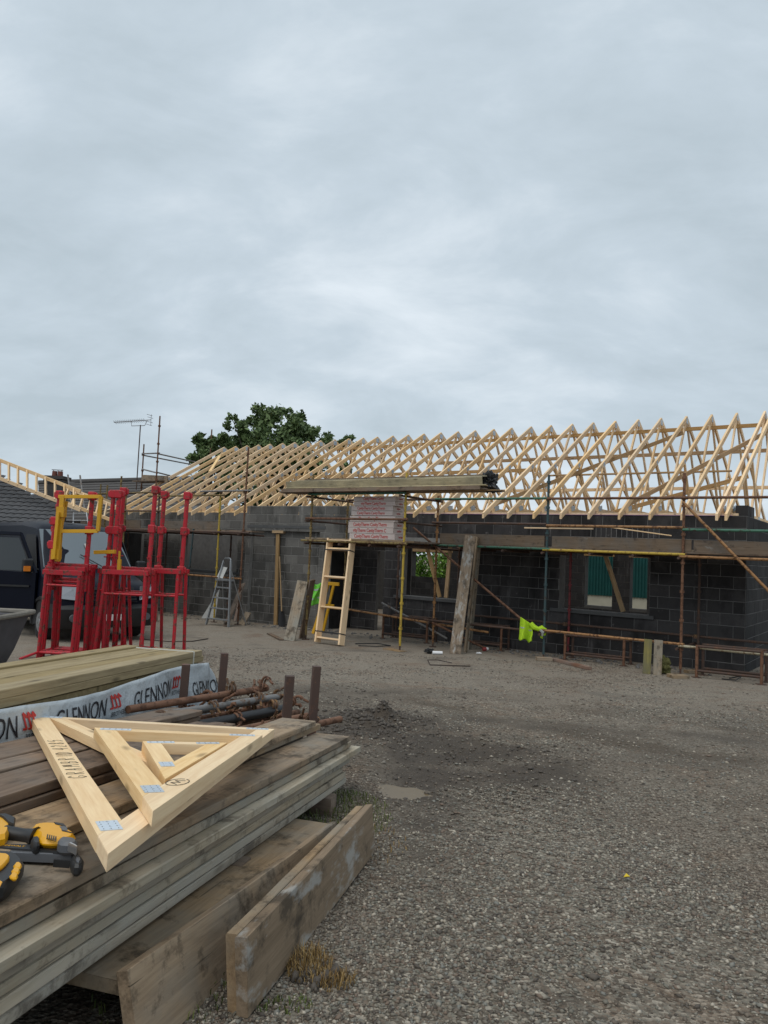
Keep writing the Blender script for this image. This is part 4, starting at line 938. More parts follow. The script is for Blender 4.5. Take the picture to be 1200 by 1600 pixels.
def vestA(s, t):
    u = 487+14*s+(1-t)*3+2.0*math.sin(t*5+s*2)-t*4*(1-s); v = 912+33*t+1.5*math.sin(s*6); return at(u, v, yv+.04*math.sin(s*7+t*3))
cloth('hi_vis_vest', vestA, 14, 18, M['hivis_green'], 'bright green hi-vis vest hung beside the leaning brown plank', 'vest', [(0, 1, .22, .30), (0, 1, .66, .74)], grp='hi-vis clothing left on the site')
yb = HB((3.2, -1.08, 0)).y
def vestB(s, t):
    top = 964+s*9; wdt = 13+9*math.sin(min(1, t*1.25)*math.pi*.62); u = 817-wdt*.25+t*0+ (s)*wdt+1.3*math.sin(9*s+3*t)*t + (0 if t < .4 else -2*(t-.4)); v = top+(34-3*s+2*math.sin(s*11))*t; return at(u, v, yb+.05*math.sin(s*10+2*t)*(.3+t))
vb = cloth('hi_vis_jacket', vestB, 18, 16, M['hivis'], 'bright yellow hi-vis jacket hung over the end of the diagonal scaffold tube', 'jacket', [(.05, .95, .40, .46)], .01, 'hi-vis clothing left on the site')
def sleeve(s, t):
    u = 829+20*t; v = 976+11*math.sin(t*math.pi*.55)-7*max(0, t-.75)*3+ (s-.5)*7*(1-.3*math.sin(t*6)); return at(u, v, yb-.03+.04*math.sin(s*5))
m = Mesh(); pts = [at(829, 974, yb), at(834, 980, yb-.03), at(841, 983, yb-.03), at(847, 981, yb-.02), at(850, 983, yb-.03), at(849, 991, yb-.03), at(846, 997, yb-.02)]
m.path(pts, [.05, .055, .045, .05, .055, .05, .03], 8); obj('sleeve', m, M['hivis'], vb, True)
m = Mesh(); m.path([at(844, 984, yb-.09), at(848, 988, yb-.10), at(847, 994, yb-.09)], [.025, .034, .02], 6); obj('cuff_tape', m, M['reflective'], vb, True)

# low steel trestle frames near the wall foot
def low_frame(lab, a0, a1, b0, dep, h, mat='rust_dark', mat2='rust'):
    t_ = thing('low_trestle', HB(((a0+a1)/2, b0, gB((a0+a1)/2, b0))), lab, 'trestle frame', 'rusty steel frames lying along the wall foot')
    for a_ in (a0, a1):
        for bb in (b0, b0+dep):
            g = gB(a_, bb); tube('leg', HB((a_, bb, g)), HB((a_, bb, g+h)), .026, M[mat2 if bb == b0 else mat], t_)
            m = Mesh(); m.box(HB((a_, bb, g+.006)), (.13, .13, .012)); obj('foot', m, M[mat], t_)
        tube('cross_bar', HB((a_, b0, gB(a_, b0)+h-.05)), HB((a_, b0+dep, gB(a_, b0+dep)+h-.05)), .022, M[mat], t_)
    for bb in (b0, b0+dep):
        for hh in (.12, h-.02): tube('rail', HB((a0, bb, gB(a0, bb)+hh)), HB((a1, bb, gB(a1, bb)+hh)), .024, M[mat], t_)
    return t_
low_frame('rusty low steel frame on the gravel at the far right by the block wall', -.95, .05, -1.05, .45, .55)
low_frame('dark rusty low steel frame below the sill of the right window', 1.45, 2.6, -.55, .4, .50)
low_frame('dark low steel frame in the shade behind the loading bay legs', 5.9, 7.1, -.35, .4, .55)
low_frame('rusty low steel frame by the wall behind the tall leaning planks', 4.1, 5.1, -.3, .35, .52)
# two boards stood on end, mossy sack
g0 = gp(1010, 1053)
tag(board('mossy_board', g0+Vector((0, 0, .0)), at(1013, 999, g0.y+.12), .13, .045, M['board_mossy'], up=(-.3, -1, .1)), 'short yellow mossy board stood on end against the lower scaffold tube', 'board', 'short boards stood on end')
g1 = gp(1025, 1055)
tag(board('short_board', g1+Vector((.03, .03, .0)), at(1029, 1000, g1.y+.12), .14, .05, M['board_grey'], up=(-.25, -1, .1)), 'short grey board stood on end beside the mossy board', 'board', 'short boards stood on end')
g2 = gp(1036, 1054); o = crumple('sack', (g2.x+.04, g2.y+.12, g2.z+.13), .2, 12, M['moss'], .75, .8, .8, .45); tag(o, 'mossy brown sack slumped beside the short grey board', 'sack')
# offcuts
def flat(lab, u0, v0, u1, v1, wd, th, mat, name='wood_offcut', dz=0.0, grp='timber offcuts on the gravel'):
    p, q = gp(u0, v0), gp(u1, v1); p.z += th/2+.006+dz; q.z += th/2+.006; return tag(board(name, p, q, wd, th, M[mat]), lab, 'offcut', grp)
flat('short brown block of wood on the gravel at the head of the red offcut', 838, 1032, 862, 1033, .16, .06, 'board_brown')
flat('long reddish wood offcut lying on the gravel in front of the right window', 862, 1032, 921, 1047, .10, .05, 'board_red')
flat('brown sole plank under the right scaffold upright', 1046, 1059, 1073, 1060, .24, .05, 'board_brown')
flat('small wood packer on the ground behind the sole plank', 1072, 1052, 1092, 1052, .14, .05, 'board_brown')
flat('thin plank lying flat near the foot of the left leaning planks', 440, 1001, 420, 991, .1, .03, 'board_dark')
# batten resting on the deck rail, string line
tag(board('timber_batten', HB((3.36, BO-.02, .585)), HB((1.97, BO-.02, .590)), .05, .028, M['pine']), 'pale thin batten lashed just under the middle scaffold rail', 'batten')
tag(board('timber_batten', HB((1.98, -.25, .665)), HB((.72, -.25, .515)), .03, .02, M['pine']), 'thin pale lath slanting above the toe board by the right window', 'batten')
# props in the windows
def prop(lab, a0, b0, z0, a1, b1, z1, wd=.09, mat='pine_old'): return tag(board('timber_prop', HB((a0, b0, z0)), HB((a1, b1, z1)), wd, .045, M[mat], up=toCam), lab, 'prop', 'timber props in the window openings')
prop('slanting timber prop in the left light of the right window', 1.90, .75, -1.02, 2.36, .75, .28)
prop('slanting timber prop in the small window beside the tall leaning planks', 6.18, .60, -1.02, 6.62, .60, .25)
prop('upright timber prop in the small window beside the tall leaning planks', 6.02, .62, -1.02, 5.95, .62, .25)
p = HB((2.55, .5, -1.03)); o = crumple('brown_bag', (p.x, p.y, p.z+.16), .14, 21, M['board_brown'], .8, .8, 1.1, .5); bpy.data.objects.remove(o)
# left part of the front: stepladder, sheet, boards
sl_ = thing('stepladder', gp(343, 978), 'silver aluminium stepladder with five treads standing against the left wall', 'stepladder')
a0, a1 = gp(322, 976), gp(357, 980); t0_, t1_ = at(350, 876, a0.y+.42), at(361, 876, a1.y+.42)
for p_, q_ in ((a0, t0_), (a1, t1_)): board('stile', p_, q_, .03, .06, M['alu'], sl_, up=toCam)
m = Mesh(); m.path([t0_, t0_.lerp(t1_, .15)+Vector((0, 0, .06)), t0_.lerp(t1_, .85)+Vector((0, 0, .06)), t1_], .018, 8); obj('top_hoop', m, M['alu'], sl_, True)
for f in (.10, .26, .42, .58): board('tread', a0.lerp(t0_, f), a1.lerp(t1_, f), .09, .03, M['alu'], sl_)
m = Mesh(); c0, c1 = a0.lerp(t0_, .70), a1.lerp(t1_, .70); board('platform', c0, c1, .20, .05, M['alu'], sl_)
board('platform', a0.lerp(t0_, .71)+Vector((.02, 0, .03)), a0.lerp(t0_, .90)+Vector((.06, 0, .0)), .22, .01, M['white_sheet'], sl_, up=toCam)
for p_, q_ in ((a0, t0_), (a1, t1_)): tube('rear_leg', p_+Vector((.3, .75, 0)), q_.lerp(p_, .12), .014, M['alu'], sl_)
gs = gp(330, 968); m = Mesh(); A_, B_, C_ = at(312, 970, gs.y+.3), at(336, 966, gs.y+.35), at(343, 920, gs.y+.6)
m.add([A_, B_, C_, A_+Vector((0, .012, 0)), B_+Vector((0, .012, 0)), C_+Vector((0, .012, 0))], [(0, 1, 2), (5, 4, 3), (0, 3, 4, 1), (1, 4, 5, 2), (2, 5, 3, 0)])
tag(obj('white_sheet', m, M['white_sheet']), 'pale triangular sheet of board leaning behind the aluminium stepladder', 'sheet')
def lb2(lab, u0, v0, u1, v1, wd, mat, dy=.4, name='leaning_board', face=None):
    g_ = gp(u0, v0); return tag(board(name, g_, at(u1, v1, g_.y+dy), wd, .035, M[mat], up=face or toCam), lab, 'board', 'short boards leaning at the porch corner')
lb2('long dark rusty board leaning at the left of the porch corner', 352, 979, 380, 912, .16, 'board_dark', .8)
lb2('reddish board with white flecks leaning at the porch corner', 367, 971, 376, 930, .09, 'board_red', .4)
lb2('thin pinkish board leaning on the porch wall edge', 372, 966, 383, 905, .06, 'board_red', .5)
lb2('short brown board propped low at the foot of the porch corner', 377, 977, 388, 957, .16, 'board_brown', .2, face=(-.3, -1, .4))
# ground litter near the house
def rod(name, pts, r, mat, lab, cat, grp=None):
    m = Mesh(); m.path([gp(u, v)+Vector((0, 0, r+.004+h)) for u, v, h in pts], r, 6); return tag(obj(name, m, M[mat], None, True), lab, cat, grp)
rod('rebar', [(706, 1037, 0), (684, 1035, .03), (668, 1034, .02), (672, 1040, 0), (735, 1042, 0)], .009, 'wire', 'bent black steel bar lying on the open yard before the tall planks', 'steel bar')
rod('rebar', [(223, 1000, 0), (262, 1005, .02), (300, 1003, 0), (325, 999, 0)], .010, 'wire', 'dark steel rod lying on the ground behind the red trestles', 'steel bar')
rod('cable', [(560, 1010, 0), (590, 1012, .01), (610, 1010, 0), (590, 1008, .02), (555, 1007, 0)], .012, 'black_soft', 'black cable tangled on the ground under the loading bay', 'cable')
rod('cable', [(1128, 1062, 0), (1150, 1066, .02), (1160, 1060, .03), (1140, 1061, 0)], .010, 'black_soft', 'black cable curl on the gravel by the right steel frame', 'cable')
g_ = gp(683, 1023); m = Mesh(); m.tube(g_+Vector((-.09, 0, .035)), g_+Vector((.10, .02, .035)), .034, n=10); tag(obj('litter', m, M['white_paint'], None, True), 'small white wrapper on the ground left of the tall planks', 'litter')
o = crumple('litter', (g_.x-.15, g_.y+.12, g_.z+.05), .09, 5, M['black_plastic'], 1.2, .8, .6, .5); tag(o, 'scrap of black plastic behind the white wrapper', 'litter')
can = thing('drink_can', gp(758, 1018), 'white and dark red drinks can lying by the wall right of the tall planks', 'can')
g_ = gp(758, 1018); m = Mesh(); m.tube(g_+Vector((-.05, 0, .04)), g_+Vector((.02, .02, .05)), .038, n=12); obj('body', m, M['litter_red'], can, True)
m = Mesh(); m.tube(g_+Vector((.021, .02, .05)), g_+Vector((.065, .035, .055)), .038, .03, n=12); obj('band', m, M['white_paint'], can, True)
o = crumple('litter', gp(748, 1022)+Vector((0, 0, .02)), .04, 9, M['white_paint'], 1.6, .8, .4, .5); tag(o, 'small flat white scrap just in front of the drinks can', 'litter')
for i, (u, v, s_, lab) in enumerate(((212, 975, .3, 'white and grey printed sack standing behind the right red trestles'), (233, 965, .26, 'tan paper sack standing behind the right red trestles'))):
    g_ = gp(u, v+6); m = Mesh(); m.box((0, 0, 0), (.36, .2, .56)); m.v = [(x*(1-.12*(z > 0)), y*(1-.3*(z > 0)), z) for x, y, z in m.v]
    m.map(lambda p, g_=g_: g_+p+Vector((0, .1, .28))); o = obj('sack', m, M['white_sheet'] if i == 0 else M['foam_edge']); tag(o, lab, 'sack')
    bv = o.modifiers.new('b', 'BEVEL'); bv.width = .05; bv.segments = 3
# rubble along the wall foot
rubm = plain('rubble', (.13, .125, .12), .9, nscale=8, namt=.5)
def near_wall(x, y, r):
    a_ = (x-T0.x)*DV.x+(y-T0.y)*DV.y; b_ = (x-T0.x)*NV.x+(y-T0.y)*NV.y
    return (b_ > -.75) & (b_ < .3) & (a_ > -.4) & (a_ < 16) & (r.rand(len(x)) < .25+.75*(np.abs(vnoise(x, y, .8, 21)) > .3))
stones('rubble', 9000, (-9, 7), (13, 23), (.022, .5), rubm, near_wall, 31, .6)
# ---------------------------------------------------------------- van
vpos = on_ground(160, 1000); VH = R(-90+43)     # heading of the nose
van = thing('parked_van', (vpos.x, vpos.y, gz(vpos.y+1.5)), 'dark navy panel van parked behind the red trestles with its front towards the yard', 'van', rz=VH)
VM = WM[van]
def vlink(name, mb, mat, smooth=True, parent=van):
    me_ = mb.data(name, M[mat], smooth); return link(name, me_, parent, VM)
# local frame: +x forward (nose at x = 0.25), +y left, z up
prof = [(.27, .42, .93), (.30, .62, .96), (.24, .95, .96), (.10, 1.10, .95), (-.30, 1.20, .95), (-.72, 1.30, .96), (-1.10, 1.72, .90), (-1.52, 2.16, .82), (-1.75, 2.26, .78), (-2.6, 2.32, .78), (-4.7, 2.30, .78), (-4.95, 2.15, .84), (-5.0, .5, .95)]
m = Mesh(); rings = []
def vring(x, zt, wt, zb=.38):
    hw = .98
    return [(x, -hw*.97, zb), (x, -hw, .75), (x, -hw, 1.05 if zt > 1.1 else zt*.8), (x, -(hw*.985 if zt > 1.4 else wt), min(zt*.94, 1.30)), (x, -wt*1.01, zt-.10), (x, -wt+.10, zt-.015), (x, -.35, zt+.01), (x, .35, zt+.01), (x, wt-.10, zt-.015), (x, wt*1.01, zt-.10), (x, (hw*.985 if zt > 1.4 else wt), min(zt*.94, 1.30)), (x, hw, 1.05 if zt > 1.1 else zt*.8), (x, hw, .75), (x, hw*.97, zb)]
for x, zt, wt in prof: rings.append(vring(x, zt, wt))
rings[0] = [(x-(abs(y)**3)*.14, y*.98, z) for x, y, z in rings[0]]; rings[1] = [(x-(abs(y)**3)*.16, y, z) for x, y, z in rings[1]]; rings[2] = [(x-(abs(y)**3)*.16, y, z) for x, y, z in rings[2]]; rings[3] = [(x-(abs(y)**3)*.12, y, z) for x, y, z in rings[3]]
n = 14; vs = [p for r_ in rings for p in r_]
fs = [(i*n+j, (i+1)*n+j, (i+1)*n+(j+1) % n, i*n+(j+1) % n) for i in range(len(rings)-1) for j in range(n)] + [tuple(range(n)), tuple(range((len(rings)-1)*n, len(rings)*n))[::-1]]
m.add(vs, fs); body = vlink('body', m, 'van')
def panel(name, pts, mat, out, parent=van, th=.012):
    """a pane set on the body, given by its corners; out pushes it clear of the skin"""
    P = [Vector(p)+Vector(out) for p in pts]; nrm_ = (P[1]-P[0]).cross(P[2]-P[0]).normalized()
    if nrm_.dot(Vector(out)) < 0: nrm_ = -nrm_
    k = len(P); m = Mesh(); m.add([p for p in P]+[p-nrm_*th for p in P], [tuple(range(k)), tuple(range(k, 2*k))[::-1]]+[(i, (i+1) % k, k+(i+1) % k, k+i) for i in range(k)])
    import bmesh
    me_ = m.data(name, M[mat]); b2 = bmesh.new(); b2.from_mesh(me_); bmesh.ops.recalc_face_normals(b2, faces=b2.faces); b2.to_mesh(me_); b2.free()
    return link(name, me_, parent, VM)
ws = []
for f in np.linspace(-1, 1, 9): ws.append((-.80-.05*f*f*1.5, .90*f, 1.375))
for f in np.linspace(1, -1, 9): ws.append((-1.50-.04*f*f*1.5, .80*f, 2.13))
# windscreen as a gently bowed strip
m = Mesh(); lo = [Vector(p) for p in ws[:9]]; hi = [Vector(p) for p in ws[9:]][::-1]; nn = Vector((.74, 0, .68)); k = 6
g = [[lo[j].lerp(hi[j], i/k)+nn*(.030) for j in range(9)] for i in range(k+1)]; vs = [p for r_ in g for p in r_]; N_ = len(vs)
m.add(vs+[p-nn*.02 for p in vs], [(i*9+j, i*9+j+1, (i+1)*9+j+1, (i+1)*9+j) for i in range(k) for j in range(8)]+[(N_+i*9+j, N_+(i+1)*9+j, N_+(i+1)*9+j+1, N_+i*9+j+1) for i in range(k) for j in range(8)])
vlink('windscreen', m, 'windscreen')
m = Mesh(); m.tube((-.70, .35, 1.36), (-.98, -.15, 1.66), .010, n=6); m.tube((-.70, -.35, 1.36), (-.95, -.75, 1.60), .010, n=6); vlink('wiper', m, 'van_trim')
panel('windscreen_sticker', [(-1.16, .10, 1.75), (-1.16, .00, 1.75), (-1.24, .00, 1.84), (-1.24, .10, 1.84)], 'white_sheet', (.045, 0, .045), th=.003)
# bumper, grille, lights
m = Mesh(); m.add([], []); pts = [(.20-.16*abs(y)**3, y) for y in np.linspace(-1, 1, 13)]
vs = []; 
for x, y in pts: vs += [(x+.10, y*1.0, .30), (x+.15, y*1.01, .40), (x+.15, y*1.01, .66), (x+.06, y*1.0, .74), (x-.25, y*.98, .74), (x-.25, y*.98, .30)]
m.add(vs, [(i*6+j, (i+1)*6+j, (i+1)*6+(j+1) % 6, i*6+(j+1) % 6) for i in range(12) for j in range(6)]+[tuple(range(6))[::-1], tuple(range(72, 78))]); vlink('bumper', m, 'van_trim')
gr = panel('grille', [(.29, -.52, .78), (.29, .52, .78), (.21, .46, 1.06), (.21, -.46, 1.06)], 'van_trim', (.03, 0, .01))
for k_ in range(4):
    m = Mesh(); z = .815+k_*.065; m.bar((.325-.02*k_*.9, -.5+.012*k_, z), (.325-.02*k_*.9, .5-.012*k_, z), .03, .022); link('grille_bar', m.data('grille_bar', M['van']), gr, VM)
for s_ in (1, -1):
    panel('headlight', [(.25, s_*.56, .80), (.10, s_*.95, .84), (-.02, s_*.955, 1.10), (.17, s_*.60, 1.07)], 'headlight', (.035, s_*.02, .02))
    m = Mesh(); m.tube((.36, s_*.72, .50), (.31, s_*.72, .50), .07, n=12); vlink('fog_light', m, 'tool_grey')
pl_ = panel('number_plate', [(.34, -.26, .44), (.34, .26, .44), (.34, .26, .56), (.34, -.26, .56)], 'plate', (.022, 0, 0))
panel('plate_band', [(.34, .215, .442), (.34, .258, .442), (.34, .258, .558), (.34, .215, .558)], 'plate_blue', (.026, 0, 0), pl_, .003)
me_ = text_mesh('ED', .10, .001, M['black_ink']); Mx = VM @ (Matrix.Translation((.368, -.17, .50)) @ Matrix(((0, 0, 1, 0), (1, 0, 0, 0), (0, 1, 0, 0), (0, 0, 0, 1)))); link('lettering', me_, pl_, Mx)
# sides: windows, door seams, wheel arches, wheels, mirror   (the side facing us is local right, y < 0)
for s_ in (-1, 1):
    P_ = lambda x, z, o=0.0: (x, s_*(.99+o), z)
    shp = [(-.88, .52), (-.88, 1.28), (-1.40, 2.03), (-1.95, 2.03), (-1.95, .46)]
    win_ = [(-1.00, 1.31), (-1.43, 1.95), (-1.88, 1.95), (-1.88, 1.31)]
    if s_ > 0:
        dr_ = panel('door', [P_(x, z) for x, z in shp[:2]+[(-1.95, 1.30), (-1.95, .46)]], 'van', (0, s_*.010, 0)); panel('window_glass', [P_(x, z, -.07*(z > 1.5)) for x, z in win_], 'side_glass', (0, s_*.02, 0), dr_)
    else:      # the near door stands ajar
        ca_, sa__ = math.cos(R(34)), math.sin(R(34))
        def O(x, z, o=0.0):
            d_ = x+.88; tum = -.09*max(0, z-1.28)/.75; return (-.88+d_*ca_+o*sa__, -(.995+tum)+d_*sa__-o*ca_, z)
        panel('door_opening', [P_(x, z, -.10*max(0, z-1.28)/.75) for x, z in shp], 'black_soft', (0, -.022, 0), th=.004)  # flat black sheet painting the dark inside of the cab
        dr_ = panel('door', [O(x, z, .05) for x, z in [(-.88, .52), (-.88, 1.28), (-1.95, 1.30), (-1.95, .46)]], 'van', (0, -.004, 0), th=.05)
        fr_ = [(-.90, 1.27), (-1.40, 2.03), (-1.95, 2.03), (-1.95, 1.29)]
        m = Mesh(); q_ = [Vector(O(x, z, .03)) for x, z in fr_]
        for i_ in range(3): m.bar(q_[i_], q_[i_+1], .06, .05, up=(0, -1, .2))
        link('window_frame', m.data('window_frame', M['van']), dr_, VM)
        panel('window_glass', [O(x, z, .035) for x, z in win_], 'side_glass', (0, -.004, 0), dr_, .006)
        m = Mesh(); m.bar(O(-1.0, 1.02, .07), O(-1.9, 1.0, .07), .02, .035); link('trim_strip', m.data('trim_strip', M['van_trim']), dr_, VM)
    m = Mesh(); hx = O(-1.85, 1.15, .085) if s_ < 0 else (-1.85, s_*1.01, 1.15); m.box(hx, (.16, .03, .035)); link('handle', m.data('handle', M['van_trim']), dr_, VM)
    for wx in (-.62, -4.0):
        w_ = bpy.data.objects.new('wheel', None); COL.objects.link(w_); w_.parent = van; Mw = VM @ Matrix.Translation((wx, s_*.86, .35)); w_.matrix_basis = VM.inverted() @ Mw; WM[w_] = Mw
        m = Mesh(); m.tube((0, -.11, 0), (0, .11, 0), .345, n=28); m.tube((0, s_*.085, 0), (0, s_*.125, 0), .33, .27, n=28); link('tyre', m.data('tyre', M['tyre'], True), w_, Mw)
        m = Mesh(); m.tube((0, s_*.10, 0), (0, s_*.132, 0), .21, .19, n=20); m.tube((0, s_*.13, 0), (0, s_*.15, 0), .07, .05, n=12)
        for a in range(6): m.tube((.13*math.cos(a*1.047), s_*.12, .13*math.sin(a*1.047)), (.13*math.cos(a*1.047), s_*.14, .13*math.sin(a*1.047)), .035, n=8)
        link('rim', m.data('rim', M['rim'], True), w_, Mw)
        m = Mesh(); pa = [(wx+.46*math.cos(t_), s_*.975, .35+.46*math.sin(t_)) for t_ in np.linspace(-.15, math.pi+.15, 15)]; m.path(pa, .045, 6)
        aa = [(wx, s_*.983, .35)]+[(wx+.44*math.cos(t_), s_*.983, .35+.44*math.sin(t_)) for t_ in np.linspace(-.2, math.pi+.2, 15)]
        vlink('wheel_arch', m, 'van_trim'); m = Mesh(); m.add([(p[0], p[1]+s_*.004, p[2]) for p in aa]+[(p[0], p[1]-s_*.3, p[2]) for p in aa], [(0, i, i+1) for i in range(1, 15)]+[(i, i+1, 17+i-1 if False else 16+i+1, 16+i) for i in range(1, 15)]); vlink('arch_liner', m, 'black_soft', False)
    m = Mesh(); m.box((-.98, s_*1.16, 1.42), (.12, .20, .27)); mo = vlink('mirror', m, 'van_trim', False); bv = mo.modifiers.new('b', 'BEVEL'); bv.width = .04; bv.segments = 3
    m = Mesh(); m.tube((-.98, s_*.95, 1.34), (-.98, s_*1.10, 1.36), .025, n=8); link('arm', m.data('arm', M['van_trim'], True), mo, VM)
    m = Mesh(); m.box((-.912, s_*1.19, 1.36), (.03, .12, .10)); link('indicator', m.data('indicator', M['amber']), mo, VM)
panel('roof_vent', [(-2.0, -.1, 2.345), (-2.0, .1, 2.345), (-2.2, .1, 2.345), (-2.2, -.1, 2.345)], 'van_trim', (0, 0, .012))

# ---------------------------------------------------------------- red builders' trestles
TGp = 'red adjustable trestles stacked upright by the timber'
def trestle(lab, u_l, u_r, yd, v_top, v_bar, v_rung, v_foot, dep=.55, ext=None, sp=0.0, flags=()):
    """one two-legged steel trestle: foot frame below, telescopic head above"""
    L, Rr = at(u_l, v_foot, yd), at(u_r, v_foot+ (u_r-u_l)*.042, yd-.05); zf = gz(yd)
    L.z = Rr.z = zf; ax = (Rr-L).normalized(); back = Vector((-ax.y, ax.x, 0))
    if back.y < 0: back = -back
    zb = at((u_l+u_r)/2, v_bar, yd).z; zr = at((u_l+u_r)/2, v_rung, yd).z; zt = at((u_l+u_r)/2, v_top, yd).z
    t_ = thing('trestle', (L+Rr)/2, lab, 'trestle', TGp)
    lean_ = ax*((zb-zf)*.036)
    for q, sg in ((L, 1), (Rr, -1)):
        for dd, sg2 in ((0, 1), (dep, -1)):
            f_ = q+back*dd - ax*sg*sp*.22; tp = q+back*(dd*.72) + lean_ + ax*sg*sp*.0 + Vector((0, 0, zb-zf))
            tube('leg', f_, tp, .028, M['red_paint'], t_)
    w0 = L+lean_+Vector((0, 0, zb-zf)); w1 = Rr+lean_+Vector((0, 0, zb-zf))
    board('top_bar', w0-ax*.05, w1+ax*.05, .055, .075, M['red_paint'], t_)
    board('top_bar', w0-ax*.05+back*dep*.72, w1+ax*.05+back*dep*.72, .055, .075, M['red_paint'], t_)
    kr = (zr-zf)/(zb-zf)
    for dd in (0, dep): 
        r0 = L+lean_*kr+back*dd*(1-.28*kr)+Vector((0, 0, zr-zf)); tube('rung', r0, r0+(Rr-L), .018, M['red_paint'], t_)
        r0 = L+back*dd+Vector((0, 0, .09)); tube('foot_bar', r0, r0+(Rr-L), .020, M['red_paint'], t_)
    for q in (L, Rr):
        m = Mesh(); m.path([q+back*dep+Vector((0, 0, .09)), q+Vector((0, 0, .09)), q-back*.10+Vector((0, 0, .085)), q-back*.30-ax*.12+Vector((0, 0, .02))], .020, 8); obj('foot', m, M['red_paint'], t_, True)
    for i, (q, sx_) in enumerate(((w0, 0), (w1, 0))):
        if 'left_only' in flags and i == 1: continue
        if 'right_only' in flags and i == 0: continue
        c = q+back*dep*.25; tp = c+Vector((0, 0, zt-zb))+lean_*.9*((zt-zb)/(zb-zf))
        tube('head_post', c-Vector((0, 0, .35)), tp, .036, M['red_paint'], t_)
        for f in (.02, .52, .98):
            cc = c.lerp(tp, f); m = Mesh(); m.box((0, 0, 0), (.108, .108, .13)); m.box((.06*(1 if i else -1), 0, .0), (.05, .05, .09)); m.map(lambda p, cc=cc: p+cc)
            o_ = obj('clamp', m, M['red_paint'], t_); bv = o_.modifiers.new('b', 'BEVEL'); bv.width = .012; bv.segments = 2
        cc = c.lerp(tp, .18); tube('pin', cc-back*.09, cc+back*.09, .010, M['red_paint'], t_)
    return t_
trestle('tallest red trestle at the left of the stack, with a yellow frame clipped to it', 63, 115, 11.98, 770, 888, 908, 1028, .42)
trestle('red trestle nested just behind the yellow clipped one, its head a little lower', 67, 119, 12.12, 790, 884, 905, 1025, .42, flags=('left_only',))
trestle('foremost red trestle of the left stack next to the grey tub', 59, 111, 11.82, 812, 894, 914, 1032, .42, flags=('left_only',))
trestle('red trestle in the middle whose heads lean close together at the top', 147, 156, 12.31, 768, 892, 922, 1015, .5, sp=.3)
trestle('second red trestle of the leaning middle pair', 157, 163, 12.63, 764, 890, 920, 1012, .5, sp=.3, flags=('right_only',))
trestle('wide red trestle right of the middle pair with one tall head', 153, 215, 12.09, 760, 894, 928, 1018, .45, sp=.3, flags=('right_only',))
trestle('red trestle with a single head standing behind the wide one', 169, 231, 12.73, 768, 890, 926, 1010, .45, sp=.3, flags=('right_only',))
trestle('rightmost red trestle, its single head standing apart', 223, 267, 12.41, 770, 892, 930, 1004, .5, sp=.2, flags=('right_only',))
# yellow frames
def tubebox(name, pts, wd, mat, parent):
    for p_, q_ in zip(pts[:-1], pts[1:]): board(name, p_, q_, wd, wd, M[mat], parent)
yf = thing('yellow_frame', at(125, 860, 11.95), 'yellow steel guard frame clipped on top of the left red trestles', 'guard frame', 'yellow frames on the red trestles')
yy = 11.9
for pts in ([(92, 776), (158, 776), (153, 830), (86, 830)], [(158, 776), (158, 780)]):
    tubebox('rail', [at(u, v, yy) for u, v in pts], .055, 'yellow_paint', yf)
tubebox('post', [at(98, 775, yy), at(90, 877, yy)], .07, 'yellow_paint', yf); tubebox('post', [at(103, 783, yy+.08), at(84, 874, yy+.08)], .06, 'yellow_paint', yf); tubebox('post', [at(91, 800, yy-.08), at(84, 873, yy-.08)], .045, 'yellow_paint', yf)
for u, v in ((96, 800), (88, 866)):
    p_ = at(u, v, yy); m = Mesh(); m.box(p_, (.12, .12, .16)); obj('clamp', m, M['yellow_paint'], yf)
yf2 = thing('yellow_frame', at(165, 863, 12.2), 'short yellow bar frame low between the middle red trestles', 'guard frame', 'yellow frames on the red trestles')
tubebox('rail', [at(148, 863, 12.3), at(180, 862, 12.2)], .06, 'yellow_paint', yf2); tubebox('post', [at(187, 861, 12.2), at(186, 892, 12.2)], .03, 'yellow_paint', yf2); tubebox('post', [at(187, 874, 12.2), at(186, 893, 12.2)], .055, 'yellow_paint', yf2)

# ---------------------------------------------------------------- grey skip tub
tb_ = thing('skip_tub', at(5, 1040, 9.4), 'dull grey steel mortar tub with a cement crusted rim at the far left', 'tub')
c = at(-66, 1000, 9.6); zt = at(50, 966, 9.2).z; zb = gz(9.4)+.02
def tubring(z, wx, wy): return [(c.x+sx*wx, c.y+sy*wy, z) for sx, sy in ((-1, -1), (-.0, -1.02), (1, -1), (1.02, 0), (1, 1), (0, 1.02), (-1, 1), (-1.02, 0))]
m = Mesh(); rg = [tubring(zb, .42, .36), tubring(zb+.25, .52, .43), tubring(zt-.04, .65, .52), tubring(zt-.04, .60, .47), tubring(zb+.28, .47, .38)]
m.add([p for r_ in rg for p in r_], [(i*8+j, i*8+(j+1) % 8, (i+1)*8+(j+1) % 8, (i+1)*8+j) for i in range(4) for j in range(8)]+[tuple(range(8))[::-1], tuple(range(32, 40))]); o = obj('tub_body', m, M['tub'], tb_); bv = o.modifiers.new('b', 'BEVEL'); bv.width = .015; bv.segments = 2
m = Mesh(); r0 = tubring(zt-.015, .68, .55); m.path([Vector(p) for p in r0+[r0[0]]], .034, 8); obj('rim', m, M['tub_rim'], tb_, True)
